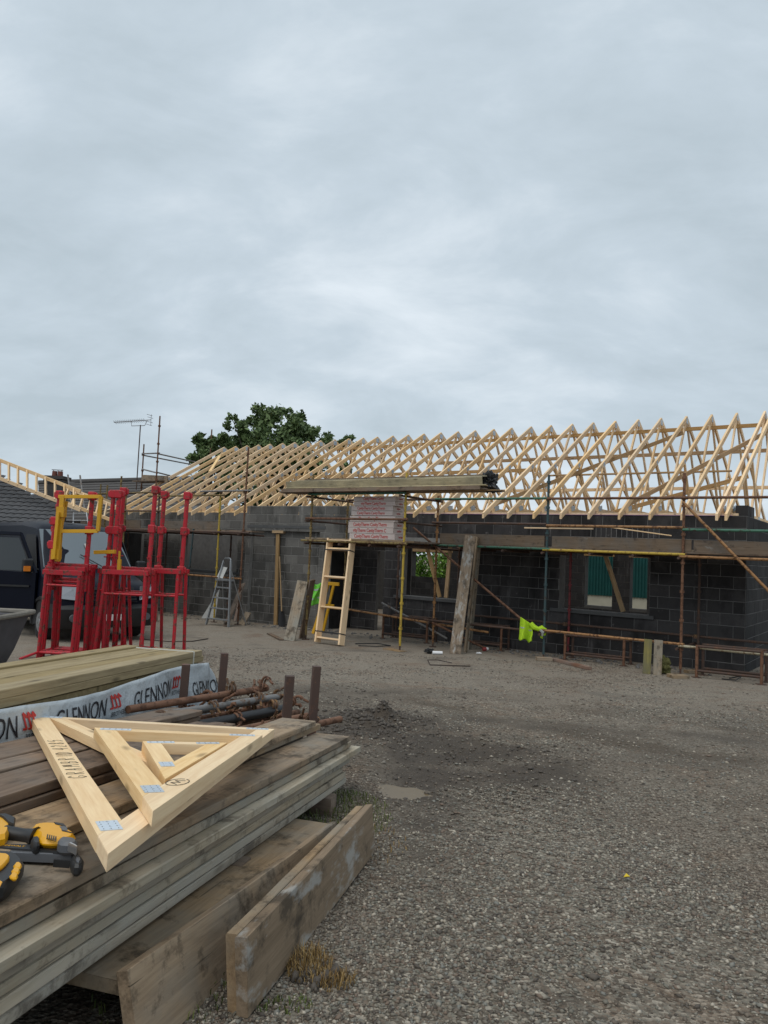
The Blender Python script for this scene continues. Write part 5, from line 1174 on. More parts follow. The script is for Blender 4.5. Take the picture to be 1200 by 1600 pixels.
# ---------------------------------------------------------------- treated timber pack and wrapped pack
PD = ray(800, 920).normalized(); PE = at(316, 1016, 5.9)            # pack axis, far right top corner of the front
PW = ZV.cross(PD).normalized(); PU = PD.cross(PW)                   # to the left, and up
def PK(s, w_, u): return PE + PD*s + PW*w_ + PU*u
tp_ = thing('timber_pack', PK(-1.8, .25, -.09), 'loose layer of greenish treated joists lying on the wrapped timber pack', 'timber pack')
rb = random.Random(2)
def jo(s0, s1, w0, u, wd=.15, th=.044): return board('joist', PK(s0, w0+wd/2, u-th/2), PK(s1, w0+wd/2, u-th/2), wd, th, M['treated'], tp_, up=PU, wob=.002, seg=4, seed=int(w0*100) % 7, ch=.004)
jo(-3.9, .0, .0, 0, wd=.12); jo(-4.0, -.02, .125, -.004, wd=.12); jo(-3.9, -.03, .25, .0, wd=.12); jo(-3.95, -.10, .375, -.006, wd=.12)
jo(-3.9, .04, .002, -.046, wd=.12); jo(-3.9, -.05, .127, -.046, wd=.12); jo(-3.9, .02, .252, -.046, wd=.12); jo(-3.9, -.02, .378, -.046, wd=.12); jo(-3.9, -.04, .50, -.046, wd=.12); None
jo(-3.9, -.06, .49, .008, wd=.12)
m = Mesh(); 
for a, b2 in (((-.001, .002), (-.001, -.10)), ((-.001, .002), (.47, .004))): m.bar(PK(-.16, a[0]-.002, a[1]), PK(-.16, b2[0]-.002, b2[1]), .008, .003, up=PD)
obj('binding_string', m, M['string'], tp_)
wp = thing('wrapped_pack', PK(-1.8, .3, -.75), 'timber pack wrapped in grey white printed sheeting under the treated joists', 'timber pack')
zg = gz(5.5)+.02
def WP(s, t):
    """front of the sheeting: s metres along the pack, t metres down from the joists"""
    p = PK(s, -.012-.03*t, -.095) - ZV*t
    f = .024*math.sin(s*6+t*5)+.018*math.sin(s*13-t*12+1)+.014*abs(math.sin(t*16+s*5))+.010*math.sin(s*29+t*21)*math.cos(t*11)+.02*abs(mnoise.noise(Vector((s*4, t*6, 2.2))))
    if s > 0: p += PD*(s*.0) + PW*(s*.9)*(0) 
    return p - PW*(.018+f*.9*min(1, .25+t*2.5)) - ZV*(.02*math.sin(s*3))
m = Mesh(); S0, S1, HT = -3.95, .05, .62; nu, nv = 130, 26
vs = [WP(S0+(S1-S0)*i/nu, HT*j/nv) for j in range(nv+1) for i in range(nu+1)]
m.add(vs, [(j*(nu+1)+i, j*(nu+1)+i+1, (j+1)*(nu+1)+i+1, (j+1)*(nu+1)+i) for j in range(nv) for i in range(nu)])
# the loose end: sheeting hanging out past the joists
ev = []
for j in range(nv+1):
    t = HT*j/nv; e = WP(S1, t)
    reach = .05+.66*min(1, t*2.6)**.9
    for i in range(11):
        f = i/10; ev.append(e + PD*(reach*f) + PW*(.10*f*f*1.4+.03*math.sin(f*6+t*9)) - ZV*(.02*f))
o0 = len(m.v); m.add(ev, [(j*11+i, j*11+i+1, (j+1)*11+i+1, (j+1)*11+i) for j in range(nv) for i in range(10)])
wr = obj('wrap', m, M['wrap'], wp, True); sm_ = wr.modifiers.new('thick', 'SOLIDIFY'); sm_.thickness = .003
m = Mesh(); m.add([PK(s, w_, u) for u in (-.70, -.10) for s, w_ in ((S0, .03), (.02, .03), (.02, .60), (S0, .60))], [(3, 2, 1, 0), (4, 5, 6, 7), (0, 1, 5, 4), (1, 2, 6, 5), (2, 3, 7, 6), (3, 0, 4, 7)]); obj('timber_core', m, M['treated'], wp)
def on_wrap(txt, s, t, size, mat, sx=1.0, ext=False, rot=0.0):
    me_ = text_mesh(txt, size, 0, mat, sx=sx)
    import bmesh
    bm_ = bmesh.new(); bm_.from_mesh(me_); bmesh.ops.subdivide_edges(bm_, edges=[e_ for e_ in bm_.edges if e_.calc_length() > size*.2], cuts=2); bmesh.ops.triangulate(bm_, faces=bm_.faces); bm_.to_mesh(me_); bm_.free()
    for v in me_.vertices:
        x, y = v.co.x, v.co.y; ss, tt = s+x, t-y-rot*x
        q = WP(min(ss, S1), tt)
        if ss > S1: f = (ss-S1)/(.05+.66*min(1, max(tt, .02)*2.6)**.9); q = q + PD*(ss-S1) + PW*(.14*f*f+.03*math.sin(f*6+tt*9)) - ZV*(.02*f)
        v.co = q - PW*.007
    return link('lettering', me_, wr)
def logo(s, t, h):
    m = Mesh()
    for k in range(3):
        x = s+k*h*.42
        for (a, b_), (c_, d_) in (((0, 0), (.30, .0)), ((.30, 0), (.05, .9)), ((.05, .9), (.42, .62))):
            pts = [WP(min(x+h*a, S1), t-h*b_)-PW*.008, WP(min(x+h*c_, S1), t-h*d_)-PW*.008]; m.bar(pts[0], pts[1], h*.13, .002, up=-PW)
    obj('red_logo', m, M['red_ink'], wr)
for s_, t_ in ((-2.53, .10), (-1.70, .105), (-.86, .13), (.01, .19)):
    on_wrap('GLENNON', s_, t_, .150, M['black_ink'], sx=.74)
    if s_ < -.5: on_wrap('BROTHERS', s_+.385, t_+.052, .042, M['black_ink'], sx=.70); logo(s_+.30, t_+.012, .085)

# ---------------------------------------------------------------- steel stillage with scaffold tubes
stl = thing('steel_stillage', at(390, 1120, 5.3), 'brown steel stillage with four upright posts holding short scaffold tubes', 'stillage')
PST = [at(453, 1056, 4.95), at(291, 1036, 5.24), at(351, 1021, 5.85), at(495, 1041, 5.40)]
zl = PST[0].z; bz = gz(5.3)+.10
for p_ in PST:
    p_.z = zl; bot = Vector((p_.x-.02, p_.y, bz)); board('post', bot, p_, .055, .055, M['post_rust'], stl, up=(.3, -1, 0))
for i in range(4):
    a_, b_ = PST[i], PST[(i+1) % 4]; board('base_rail', (a_.x, a_.y, bz), (b_.x, b_.y, bz), .06, .06, M['post_rust'], stl)
    board('base_foot', (a_.x, a_.y, bz-.10), (a_.x, a_.y, bz-.03), .06, .06, M['post_rust'], stl, up=(0, 1, 0))
TD = (at(515, 1085, 5.75)-at(320, 1118, 4.55)); TD.z = 0; TD.normalize(); TWd = ZV.cross(TD)
mid = sum(PST, Vector())/4; mid.z = bz+.05
rb = random.Random(6); tz = [('rust', .30, .02), ('grey_tube', .22, .10), ('rust', .16, .03), ('tool_black', .02, .06), ('olive_tube', -.06, .0), ('rust', -.16, .03), ('orange_tube', -.24, .01), ('rust', -.30, .0), ('rust', .06, .0), ('grey_tube', .10, .14), ('rust', .24, .18)]
nt_names = ['long rusty tube at the back of the stillage', 'grey scaffold tube lying on the rusty ones in the stillage', 'rusty tube beside the black tube in the stillage', 'black plastic covered tube in the middle of the stillage', 'olive tube under the black tube in the stillage', 'rusty tube at the front of the stillage by the brown posts', 'orange rusty tube poking out past the right posts of the stillage', 'lowest front tube of the stillage', 'low rusty tube beneath the grey ones in the stillage', 'upper grey scaffold tube with a clamp on it in the stillage', 'topmost rusty tube at the left of the stillage']
for (mt, w_, h_), lab in zip(tz, nt_names):
    c = mid+TWd*w_+ZV*(h_+.14); L0, L1 = -.95+rb.uniform(-.1, .1), .55+rb.uniform(-.15, .2); d = TD.copy(); d += TWd*rb.uniform(-.03, .03); d.z = -.05
    tag(tube('scaffold_tube', c+d*L0, c+d*L1, .0242 if mt != 'tool_black' else .034, M[mt]), lab, 'scaffold tube', 'scaffold tubes in the stillage')
m = Mesh(); m.path([(.033*math.cos(a), .033*math.sin(a), 0) for a in np.linspace(.5, 5.4, 11)], .010, 6); m.path([(.034*math.cos(a), .034*math.sin(a), .028) for a in np.linspace(.5, 5.4, 11)], .008, 6)
m.tube((.03, -.03, .012), (.075, -.035, .016), .009, n=6); m.tube((.045, .03, .012), (.02, .02, .012), .014, n=6)
hook = {k: m.data('tube_coupler', M[k], True) for k in ('coupler', 'rust')}
for i in range(54):
    mt, w_, h_ = tz[i % len(tz)]; c = mid+TWd*(w_+rb.uniform(-.03, .03))+ZV*(h_+.14+rb.uniform(.0, .045))+TD*rb.uniform(-.85, .60)
    Mx = Matrix.Translation(c) @ Matrix.Rotation(math.atan2(TD.y, TD.x)+rb.uniform(-.4, .4), 4, 'Z') @ Matrix.Rotation(rb.uniform(1.2, 2.0), 4, 'Y') @ Matrix.Rotation(rb.uniform(0, 6), 4, 'Z')
    o = link('tube_coupler', hook['coupler' if rb.random() < .6 else 'rust'], None, Mx); tag(o, 'rusty scaffold coupler lying on the tubes in the stillage', 'coupler', 'loose couplers on the scaffold tubes')

# ---------------------------------------------------------------- plank stack in the foreground
SS = ray(870, 985).normalized(); SO = at(540, 1224, 4.7); SW = ZV.cross(SS).normalized(); SU = SS.cross(SW)
def SP(s, w_, u): return SO + SS*s + SW*w_ + SU*u
stk = thing('plank_stack', SP(-1.5, .6, -.05), 'large stack of used scaffold planks in the left foreground', 'plank stack')
rb = random.Random(12)
def pk(s0, s1, w0, u0, mat, wd=.225, th=.0338, wob=.006, seed=0, parent=stk, tw=0.0): return board('plank', SP(s0, w0+wd/2, u0+th/2), SP(s1, w0+wd/2+tw, u0+th/2), wd, th, M[mat], parent, up=SU, wob=wob, seg=7, seed=seed, ch=.004)
near = -3.9
edge = [(.0, 'board_edge', .0), (-.005, 'board_edge', -.04), (.004, 'board_edge', -.08), (-.010, 'board_edge', .03), (-.035, 'board_edge', .20), (.008, 'board_grey', .10), (.0, 'board_brown', .03)]
for k, (w0, mt, ds) in enumerate(edge):
    u0 = k*.0403
    for j in range(4):
        pk(near+rb.uniform(-.05, .05), ds+(0 if j == 0 else rb.uniform(-.25, .05)), w0+j*.262, u0, mt if j == 0 else 'board_dark', seed=k*4+j)
H7 = 7*.040
for k in range(2):      # two more layers further back, leaving the tool plank free
    pk(near, [.16, -.01][k], .165+.0*k, H7+k*.040, ['board_brown', 'board_grey'][k], seed=40+k, wob=.003, tw=.01) if False else None
pk(near, .16, .212, H7, 'board_brown', seed=41, tw=.02); pk(-1.72, -.01, .205, H7+.04, 'board_brown', seed=42, tw=.01)
pk(near, -.30, .485, H7, 'board_dark', seed=43, tw=.05); pk(near, -.48, .475, H7+.04, 'board_dark', seed=44, tw=.09)
pk(near, -.9, .765, H7, 'board_dark', wd=.225, seed=45, tw=.02); pk(near, -.85, .770, H7+.039, 'board_dark', wd=.13, seed=46, tw=.03)
pk(near, -.02, .95, H7, 'board_dark', seed=49, tw=.04); pk(near, -.03, .905, H7+.041, 'board_dark', seed=47, tw=.07)
for s_ in (-3.3, -1.6, -.35): board('bearer', SP(s_, -.03, -.05), SP(s_, 1.2, -.05), .1, .10, M['board_dark'], stk)
for s_ in (-3.3, -1.6):
    z0_ = SP(s_, .2, -.1).z; g_ = gz(SP(s_, .2, 0).y); board('bearer_block', SP(s_, .08, -.10)+Vector((0, 0, -(z0_-g_))), SP(s_, .08, -.10), .2, .2, M['board_dark'], stk, up=SS)
    board('bearer_block', SP(s_, 1.0, -.10)+Vector((0, 0, -(z0_-g_))), SP(s_, 1.0, -.10), .2, .2, M['board_dark'], stk, up=SS)

# triangular truss offcuts lying on the stack
def tri(lab, p1, p2, p3, u, wd, web_to=None, name='small_truss', hand=None):
    """p1 tip, p2 near corner, p3 far corner in (s, w) on the stack; u = height of its underside"""
    th = .044; t_ = thing('small_truss', SP((p1[0]+p2[0]+p3[0])/3, (p1[1]+p2[1]+p3[1])/3, u), lab, 'small truss', 'small triangular trusses lying on the plank stack')
    V2 = [Vector(p) for p in (p1, p2, p3)]; cen = sum(V2, Vector((0, 0)))/3
    def member(a, b, c, d, nm='chord'):
        m = Mesh(); m.slab([tuple(a), tuple(b), tuple(c), tuple(d)], u+.001, u+th, .0025)
        L = (b-a); ang = math.atan2(L.y, L.x)
        R2 = Matrix.Rotation(-ang, 2)
        vv = []
        for x, y, h in m.v:
            q = R2 @ (Vector((x, y))-a); vv.append((q.x, q.y, h-u))
        m.v = vv; fx = SS*math.cos(ang)+SW*math.sin(ang); fy = -SS*math.sin(ang)+SW*math.cos(ang)
        Mw = Matrix((fx, fy, SU)).transposed().to_4x4(); Mw.translation = SP(a.x, a.y, u)
        return link(nm, m.data(nm, M['pine_bright']), t_, Mw)
    def inner(a, b):         # unit normal of edge a-b towards the centroid
        d = (b-a).normalized(); n = Vector((-d.y, d.x)); return n if n.dot(cen-a) > 0 else -n
    def isect(a, d, b, e_):
        k = (b-a); den = d.x*e_.y-d.y*e_.x; tt = (k.x*e_.y-k.y*e_.x)/den; return a+d*tt
    A, Bc, C = V2
    nAB, nBC, nCA = inner(A, Bc), inner(Bc, C), inner(C, A)
    dAB, dBC, dCA = (Bc-A).normalized(), (C-Bc).normalized(), (A-C).normalized()
    # front chord A-B runs right through; bottom chord butts at B; back chord butts both
    a1, b1 = A, isect(A, dAB, Bc+nBC*wd, dBC); ai = isect(A+nAB*wd, dAB, A, dCA); bi = isect(A+nAB*wd, dAB, Bc+nBC*wd, dBC)
    member(A, b1, bi, ai)
    ci = isect(Bc+nBC*wd, dBC, C, dCA)
    member(Bc, C, ci, b1 if False else isect(Bc+nBC*wd, dBC, A, dAB))
    ka = isect(C+nCA*wd*.75, dCA, A+nAB*wd, dAB); kc = isect(C+nCA*wd*.75, dCA, Bc+nBC*wd, dBC)
    g = .001
    member(ci+dCA*g, ai-dCA*g, ka-dCA*g, kc+dCA*g)
    def npl(c, ang, l, w_):
        m = Mesh(); ca, sa = math.cos(ang), math.sin(ang)
        m.slab([(c.x+ca*i*l/2-sa*k*w_/2, c.y+sa*i*l/2+ca*k*w_/2) for i, k in ((-1, -1), (1, -1), (1, 1), (-1, 1))], u+th+.0004, u+th+.002)
        # punched teeth slots
        po = obj('nail_plate', m.map(lambda p: SP(p.x, p.y, p.z)), M['galv_new'], t_)
        m = Mesh()
        ni, nk = max(2, int(l/.022)), max(2, int(w_/.016))
        for i in range(ni):
            for k in range(nk):
                x, y = (i+.5)/ni*l-l/2, (k+.5)/nk*w_-w_/2
                q = (c.x+ca*x-sa*y, c.y+sa*x+ca*y); m.slab([(q[0]+ca*i2*.0035-sa*k2*.0012, q[1]+sa*i2*.0035+ca*k2*.0012) for i2, k2 in ((-1, -1), (1, -1), (1, 1), (-1, 1))], u+th+.0021, u+th+.0026)
        tag(obj('tooth_slot', m.map(lambda p: SP(p.x, p.y, p.z)), M['slot'], po), kind='stuff')
    s_ = wd/.095
    npl((b1+bi)/2+dAB*(-.02)*s_ , math.atan2(dAB.y, dAB.x), .105*s_, .066*s_); npl((ai+ka)/2-nAB*.0, math.atan2(dCA.y, dCA.x)+.12, .15*s_, .045*s_); npl((ci+kc)/2-nCA*.0, math.atan2(dCA.y, dCA.x)+.1, .13*s_, .042*s_)
    if web_to is not None:
        q = Bc.lerp(C, web_to)+nBC*wd; st0 = ai.lerp(ka, .5)+ (dAB+(-dCA))*.05; d = (q-st0).normalized(); n = Vector((-d.y, d.x)); hw = .035
        e0 = isect(st0+n*hw, d, A+nAB*(wd+.001), dAB); e1 = isect(st0-n*hw, d, A+nAB*(wd+.001), dAB); f0 = isect(st0+n*hw, d, Bc+nBC*(wd+.001), dBC); f1 = isect(st0-n*hw, d, Bc+nBC*(wd+.001), dBC)
        h0_ = isect(st0+n*hw, d, C+nCA*(wd*.75+.001), dCA); h1_ = isect(st0-n*hw, d, C+nCA*(wd*.75+.001), dCA)
        k0 = e0 if (e0-q).length < (h0_-q).length else h0_; k1 = e1 if (e1-q).length < (h1_-q).length else h1_
        m_ = member(k0, f0, f1, k1, 'web')
    return t_, A, dAB, nAB
U1 = .365; TH_ = .044
ta, A_, dA, nA = tri('largest pine triangle truss lying lowest, with pencil writing on its front chord', (-1.175, 1.375), (-2.93, -.20), (-.835, .178), U1, .082, .42)
tri('middle sized pine triangle truss lying on top of the largest one', (-1.575, .744), (-2.699, -.182), (-1.329, .051), U1+TH_+.001, .082)
tri('smallest pine triangle truss tucked inside the middle one', (-1.76, .400), (-2.335, -.018), (-1.60, .100), U1+TH_+.001, .068)
# handwriting
GLY = {'G': [[(.9, .8), (.5, 1), (.1, .7), (.1, .25), (.5, 0), (.9, .2), (.9, .45), (.6, .45)]], 'R': [[(.1, 0), (.15, 1), (.7, .9), (.7, .6), (.15, .5)], [(.35, .5), (.9, 0)]], 'A': [[(.05, 0), (.5, 1), (.9, 0)], [(.25, .4), (.75, .4)]], 'M': [[(.05, 0), (.2, 1), (.5, .4), (.8, 1), (.95, 0)]], 'B': [[(.1, 0), (.15, 1), (.7, .9), (.65, .55), (.15, .5), (.8, .4), (.75, .05), (.1, 0)]], 'I': [[(.5, 0), (.55, 1)]], 'D': [[(.15, 0), (.2, 1), (.8, .75), (.75, .2), (.15, 0)]], '4': [[(.6, 0), (.65, 1), (.1, .35), (.9, .4)]], '2': [[(.1, .75), (.5, 1), (.8, .7), (.1, 0), (.9, .05)]], '8': [[(.5, .5), (.2, .75), (.5, 1), (.8, .75), (.2, .25), (.5, 0), (.8, .25), (.5, .5)]], '5': [[(.85, 1), (.25, 1), (.2, .55), (.7, .6), (.8, .2), (.15, 0)]], ' ': []}
def handwrite(txt, P0, d, n, size, u, parent, adv=.8, r=.0012):
    m = Mesh(); x = 0; rr = random.Random(5)
    for ch_ in txt:
        for st in GLY[ch_]:
            pts = [SP(*(P0+d*(x+px*size*.62)+n*((py+rr.uniform(-.05, .05))*size)), u+.0015) for px, py in st]
            for p_, q_ in zip(pts[:-1], pts[1:]): m.bar(p_, q_, r*1.6, .0008, up=SU)
        x += size*adv*(.45 if ch_ in 'I ' else 1)
    obj('lettering', m, M['ink'], parent)
handwrite('GRAMBRIID 4285', A_.lerp(A_+dA*2.36, .66)+nA*.022, -dA, nA*1.0, .072, U1+TH_, ta) if False else handwrite('GRAMBRIID 4285', A_+dA*1.52+nA*.070, -dA, -nA, .060, U1+TH_, ta, adv=1.06)
# circled mark on the middle truss
m = Mesh(); cc = Vector((-2.36, -.075)); pts = [SP(cc.x+.05*math.cos(a), cc.y+.032*math.sin(a), U1+2*TH_+.0025) for a in np.linspace(0, 6.1, 16)]
mt_ = [o for o in COL.objects if o.get('label', '').startswith('middle sized pine')][0]
for p_, q_ in zip(pts[:-1], pts[1:]): m.bar(p_, q_, .0022, .0008, up=SU)
for (a, b_), (c_, d_) in (((-.03, -.012), (-.015, .016)), ((-.015, .016), (0, -.01)), ((0, -.01), (.015, .016)), ((.015, .016), (.03, -.012))): m.bar(SP(cc.x+a, cc.y+b_, U1+2*TH_+.0025), SP(cc.x+c_, cc.y+d_, U1+2*TH_+.0025), .0022, .0008, up=SU)
obj('pencil_mark', m, M['ink'], mt_)

# ---------------------------------------------------------------- nail gun and second tool on the nearest plank
def onst(u, v, h):
    d = ray(u, v); t = (SO+SU*h).dot(SU)/d.dot(SU); P = d*t-SO; return (P.dot(SS), P.dot(SW))
HT_ = H7+.002
def part(name, px, lo, hi, mat, parent, ch=.006, ref=None):
    h = HT_+(ref if ref is not None else hi)
    vv = [q_[1] for q_ in px]; v0_, H_ = min(vv), max(vv)-min(vv); dh = (hi-lo)*430
    if H_ > dh*1.25 and H_ > 9: px = [(a_, v0_+(b_-v0_)*(H_-dh)/H_) for a_, b_ in px]
    out = [onst(u, v, h) for u, v in px]
    m = Mesh(); m.slab(out, HT_+lo, HT_+hi, ch); m.map(lambda p: SP(p.x, p.y, p.z)); o = obj(name, m, M[mat], parent, True); return o
ng = thing('nail_gun', SP(*onst(70, 1320, HT_), HT_), 'yellow and black cordless nail gun lying on the nearest plank', 'nail gun')
def smoothpoly(px, it=2):
    for _ in range(it):
        out = []
        for i in range(len(px)):
            a, b_ = px[i], px[(i+1) % len(px)]; out += [(a[0]*.75+b_[0]*.25, a[1]*.75+b_[1]*.25), (a[0]*.25+b_[0]*.75, a[1]*.25+b_[1]*.75)]
        px = out
    return px
hs = part('motor_housing', smoothpoly([(49, 1289), (62, 1284), (78, 1283), (98, 1286), (112, 1300), (121, 1311), (112, 1322), (88, 1325), (62, 1323), (60, 1311), (48, 1302)], 1), .030, .062, 'tool_yellow', ng, .014)
part('front_cap', smoothpoly([(92, 1306), (110, 1307), (121, 1313), (122, 1327), (112, 1333), (90, 1329)], 1), .028, .0625, 'tool_grey', ng, .008)
part('top_band', [(84, 1284), (100, 1286), (104, 1291), (98, 1290), (86, 1287)], .034, .064, 'tool_black', ng, .003)
for k in range(5): part('vent_slot', [(74+k*3.2, 1303+k*.8), (75.6+k*3.2, 1303.3+k*.8), (74.0+k*3.2, 1310+k*.9), (72.4+k*3.2, 1309.6+k*.9)], .0605, .0632, 'tool_black', hs, .0003)
part('air_slot', [(96, 1296), (112, 1300), (113, 1301.5), (97, 1298)], .0605, .0632, 'tool_black', hs, .0003)
part('badge', [(93, 1291), (103, 1290), (106, 1297), (98, 1297)], .0605, .0632, 'tool_grey', hs, .0003)
a0 = SP(*onst(8, 1300, HT_+.045), HT_+.040); a1 = SP(*onst(56, 1306, HT_+.045), HT_+.040)
m = Mesh(); m.path([a0, a0.lerp(a1, .25), a0.lerp(a1, .6), a0.lerp(a1, .85), a1], [.024, .022, .0205, .023, .030], 14); obj('handle', m, M['tool_black'], ng, True)
part('trigger', smoothpoly([(50, 1306), (62, 1305), (64, 1316), (56, 1318), (48, 1313)], 1), .02, .055, 'tool_black', ng, .008)
bt = part('battery_mount', smoothpoly([(-30, 1268), (-2, 1274), (21, 1287), (15, 1308), (7, 1325), (-30, 1322)], 1), .020, .062, 'tool_yellow', ng, .012)
part('rafter_hook', [(-4, 1271), (8, 1270), (25, 1276), (22, 1287), (14, 1284), (4, 1275)], .03, .068, 'tool_black', ng, .005)
mg = part('magazine', [(8, 1318), (62, 1320), (100, 1325), (116, 1334), (122, 1340), (112, 1342), (0, 1328), (-30, 1324), (-30, 1318)], .010, .034, 'tool_black', ng, .004)
part('magazine_rail', [(-30, 1325), (112, 1339.5), (112, 1346), (-30, 1334)], .004, .026, 'tool_grey', ng, .003); part('silver_edge', [(-30, 1326), (112, 1340), (112, 1341.5), (-30, 1328)], .012, .0285, 'tool_silver', ng, .001)
part('nail_window', [(84, 1341.5), (110, 1343.6), (110, 1345), (84, 1343)], .008, .0275, 'tool_black', ng, .0008)
part('nose', smoothpoly([(110, 1337), (120, 1333), (130, 1338), (132, 1344), (127, 1351), (113, 1351)], 1), .004, .036, 'tool_black', ng, .008)
part('contact_foot', smoothpoly([(117, 1339), (124, 1337), (128, 1342), (122, 1347)], 1), .01, .040, 'tool_grey', ng, .004)
part('silver_lever', [(107, 1317), (110, 1315.5), (118, 1322), (122, 1330), (120, 1333), (115, 1326)], .046, .069, 'tool_silver', ng, .003)
me_ = text_mesh('DEWALT', .014, .0003, M['tool_yellow']); p0, p1 = SP(*onst(12, 1321, HT_+.034), HT_+.0345), SP(*onst(34, 1322.5, HT_+.034), HT_+.0345); xa = (p1-p0).normalized(); Mx = Matrix((xa, SU.cross(xa), SU)).transposed().to_4x4(); Mx.translation = (p0+p1)/2; link('lettering', me_, mg, Mx)
t2 = thing('cordless_tool', SP(*onst(5, 1380, HT_), HT_), 'yellow and black battery end of a second cordless tool at the bottom left', 'cordless tool')
b_ = part('battery_pack', smoothpoly([(-40, 1328), (8, 1327), (24, 1331), (40, 1347), (37, 1358), (22, 1384), (2, 1402), (-40, 1402)], 1), .004, .050, 'tool_black', t2, .012)
part('battery_top', smoothpoly([(-30, 1333), (8, 1331), (18, 1338), (6, 1356), (-8, 1364), (-30, 1362)], 1), .048, .062, 'tool_yellow', t2, .005)
for k in range(3): part('grip_pad', smoothpoly([(27-3*k, 1344+8*k), (36-3*k, 1351+8*k), (31-3*k, 1361+8*k), (19-3*k, 1355+8*k)], 1), .047, .057, 'tool_yellow', b_, .004)
part('badge', [(-6, 1372), (4, 1378), (-2, 1390), (-10, 1386)], .049, .0525, 'tool_yellow', b_, .001)

# ---------------------------------------------------------------- loose planks in front of the stack
def loose(lab, pts, wd, th, mat, up, **k): return tag(board('loose_plank', pts[0], pts[1], wd, th, M[mat], up=up, wob=.004, seg=6, **k), lab, 'plank', 'loose planks beside the plank stack')
# plank lying on its edge, outermost: lower edge on the ground
n0, n1 = Vector((-.353, 2.298, -1.387)), Vector((.005, 3.742, -1.458)); ax = (n1-n0).normalized()
def tilted(n0, n1, t_top):      # centre line of a 225 mm plank whose bottom edge runs n0-n1 and whose top leans towards t_top
    up_ = (t_top - n0); up_ -= ax*up_.dot(ax); up_.normalize(); return (n0+up_*.1125, n1+up_*.1125), up_
tt = at(352, 1476, 2.215)
(c0, c1), upv = tilted(n0, n1, tt); face = upv.cross(ax).normalized()
if face.y > 0: face = -face
o1 = loose('outermost plank standing on edge by the gravel, streaked with cement', (c0, c1), .225, .038, 'board_splash', face, seed=3)
o2 = loose('plank on edge sandwiched behind the outermost cement streaked plank', (c0-face*.040+ax*.02, c1-face*.040-ax*.03), .222, .036, 'board_brown', face, seed=4)
m0 = at(255, 1611, 2.14); m1 = m0 + (at(540, 1350, 3.70)-m0); 
g0 = at(262, 1612, 2.13); g0.z = -1.395; 
tpn = at(190, 1517, 2.10); tpf = at(520, 1284, 3.72)
ax2 = (tpf-tpn).normalized(); dn = Vector((.30, -.10, -1.0)); dn -= ax2*dn.dot(ax2); dn.normalize(); fc2 = ax2.cross(dn).normalized()
if fc2.y > 0: fc2 = -fc2
o3 = loose('brown plank on edge leaning against the flat plank, second from the gravel', (tpn+dn*.1125, tpf+dn*.1125), .225, .038, 'board_brown', fc2, seed=5)
# flat plank between it and the stack
f0_ = at(150, 1518, 2.16); f1_ = at(492, 1280, 3.80)
axf = (f1_-f0_).normalized(); wf = ZV.cross(axf).normalized()
o4 = loose('flat brown plank specked with black grit, lying between the stack and the leaning planks', (f0_+wf*.03-ZV*.03, f1_+wf*.03-ZV*.03), .225, .038, 'board_brown', axf.cross(wf).normalized() if False else ZV, seed=6)
# ---------------------------------------------------------------- neighbours beyond the left end
def quadmesh(name, P, mat, parent=None, th=None):
    m = Mesh(); m.add(P, [tuple(range(len(P)))]); return obj(name, m, mat, parent)
# tiled bungalow roof
nb = thing('bungalow', at(-20, 990, 19.5), 'old bungalow with a dark grey tiled roof at the far left', 'house')
E0, E1 = at(-330, 815, 19.0), at(84, 822, 19.0); T0_, T1_ = at(-330, 640, 23.2), at(84, 783, 20.0)
E1.z = E0.z; ud = (E1-E0).normalized(); rise = Vector((0, .80, .60)).normalized()
nrows, rowh = 26, .18
vsr = []; m = Mesh(); prf = []
def verge(s):    # how far along the slope the roof goes at s metres from the right end (cut by the valley)
    return .95+s*.62
L = (E1-E0).length; tw = .21; ncol = int(L/tw)
for r_ in range(nrows):
    for c_ in range(ncol):
        s0 = (c_)*tw
        if r_*rowh > verge(s0): continue
        base = E1-ud*s0+rise*(r_*rowh); nrm_ = ud.cross(rise).normalized()
        if nrm_.z < 0: nrm_ = -nrm_
        pts = []
        for k in range(5):
            x = -k/4*tw; hgt = (.028*math.sin(k/4*math.pi) if k else 0)
            pts.append((ud*x + nrm_*(hgt+.035), ud*x+rise*(rowh+.05)+nrm_*(hgt+.004), ud*x+nrm_*(hgt+.012)))
        o0 = len(m.v); m.v += [tuple(base+q) for p in pts for q in p]
        for k in range(4): m.f += [(o0+3*k+3, o0+3*k, o0+3*k+1, o0+3*k+4), (o0+3*k+2, o0+3*k, o0+3*k+3, o0+3*k+5)]
ro = obj('roof', Mesh().add([E0, E1, E1+rise*.95, E0+rise*4.9], [(0, 1, 2, 3)]), M['tile'], nb)
tag(obj('roof_tile', m, M['tile'], nb, True), kind='stuff')
m = Mesh(); m.bar(E0-Vector((0, .02, .07)), E1-Vector((0, .02, .07)), .03, .17, up=ZV); obj('fascia_board', m, M['pine_old'], nb)
m = Mesh(); a_, b_ = E0+Vector((0, .5, -.15)), E1+Vector((-.2, .5, -.15)); zg_ = gz(19.5)
m.add([(a_.x, a_.y, zg_), (b_.x, b_.y, zg_), (b_.x, b_.y, b_.z), (a_.x, a_.y, a_.z), (a_.x, a_.y+5, zg_), (b_.x, b_.y+5, zg_), (b_.x, b_.y+5, b_.z), (a_.x, a_.y+5, a_.z)], [(0, 1, 2, 3), (1, 5, 6, 2), (5, 4, 7, 6), (4, 0, 3, 7)]); obj('wall', m, M['render_wall'], nb)
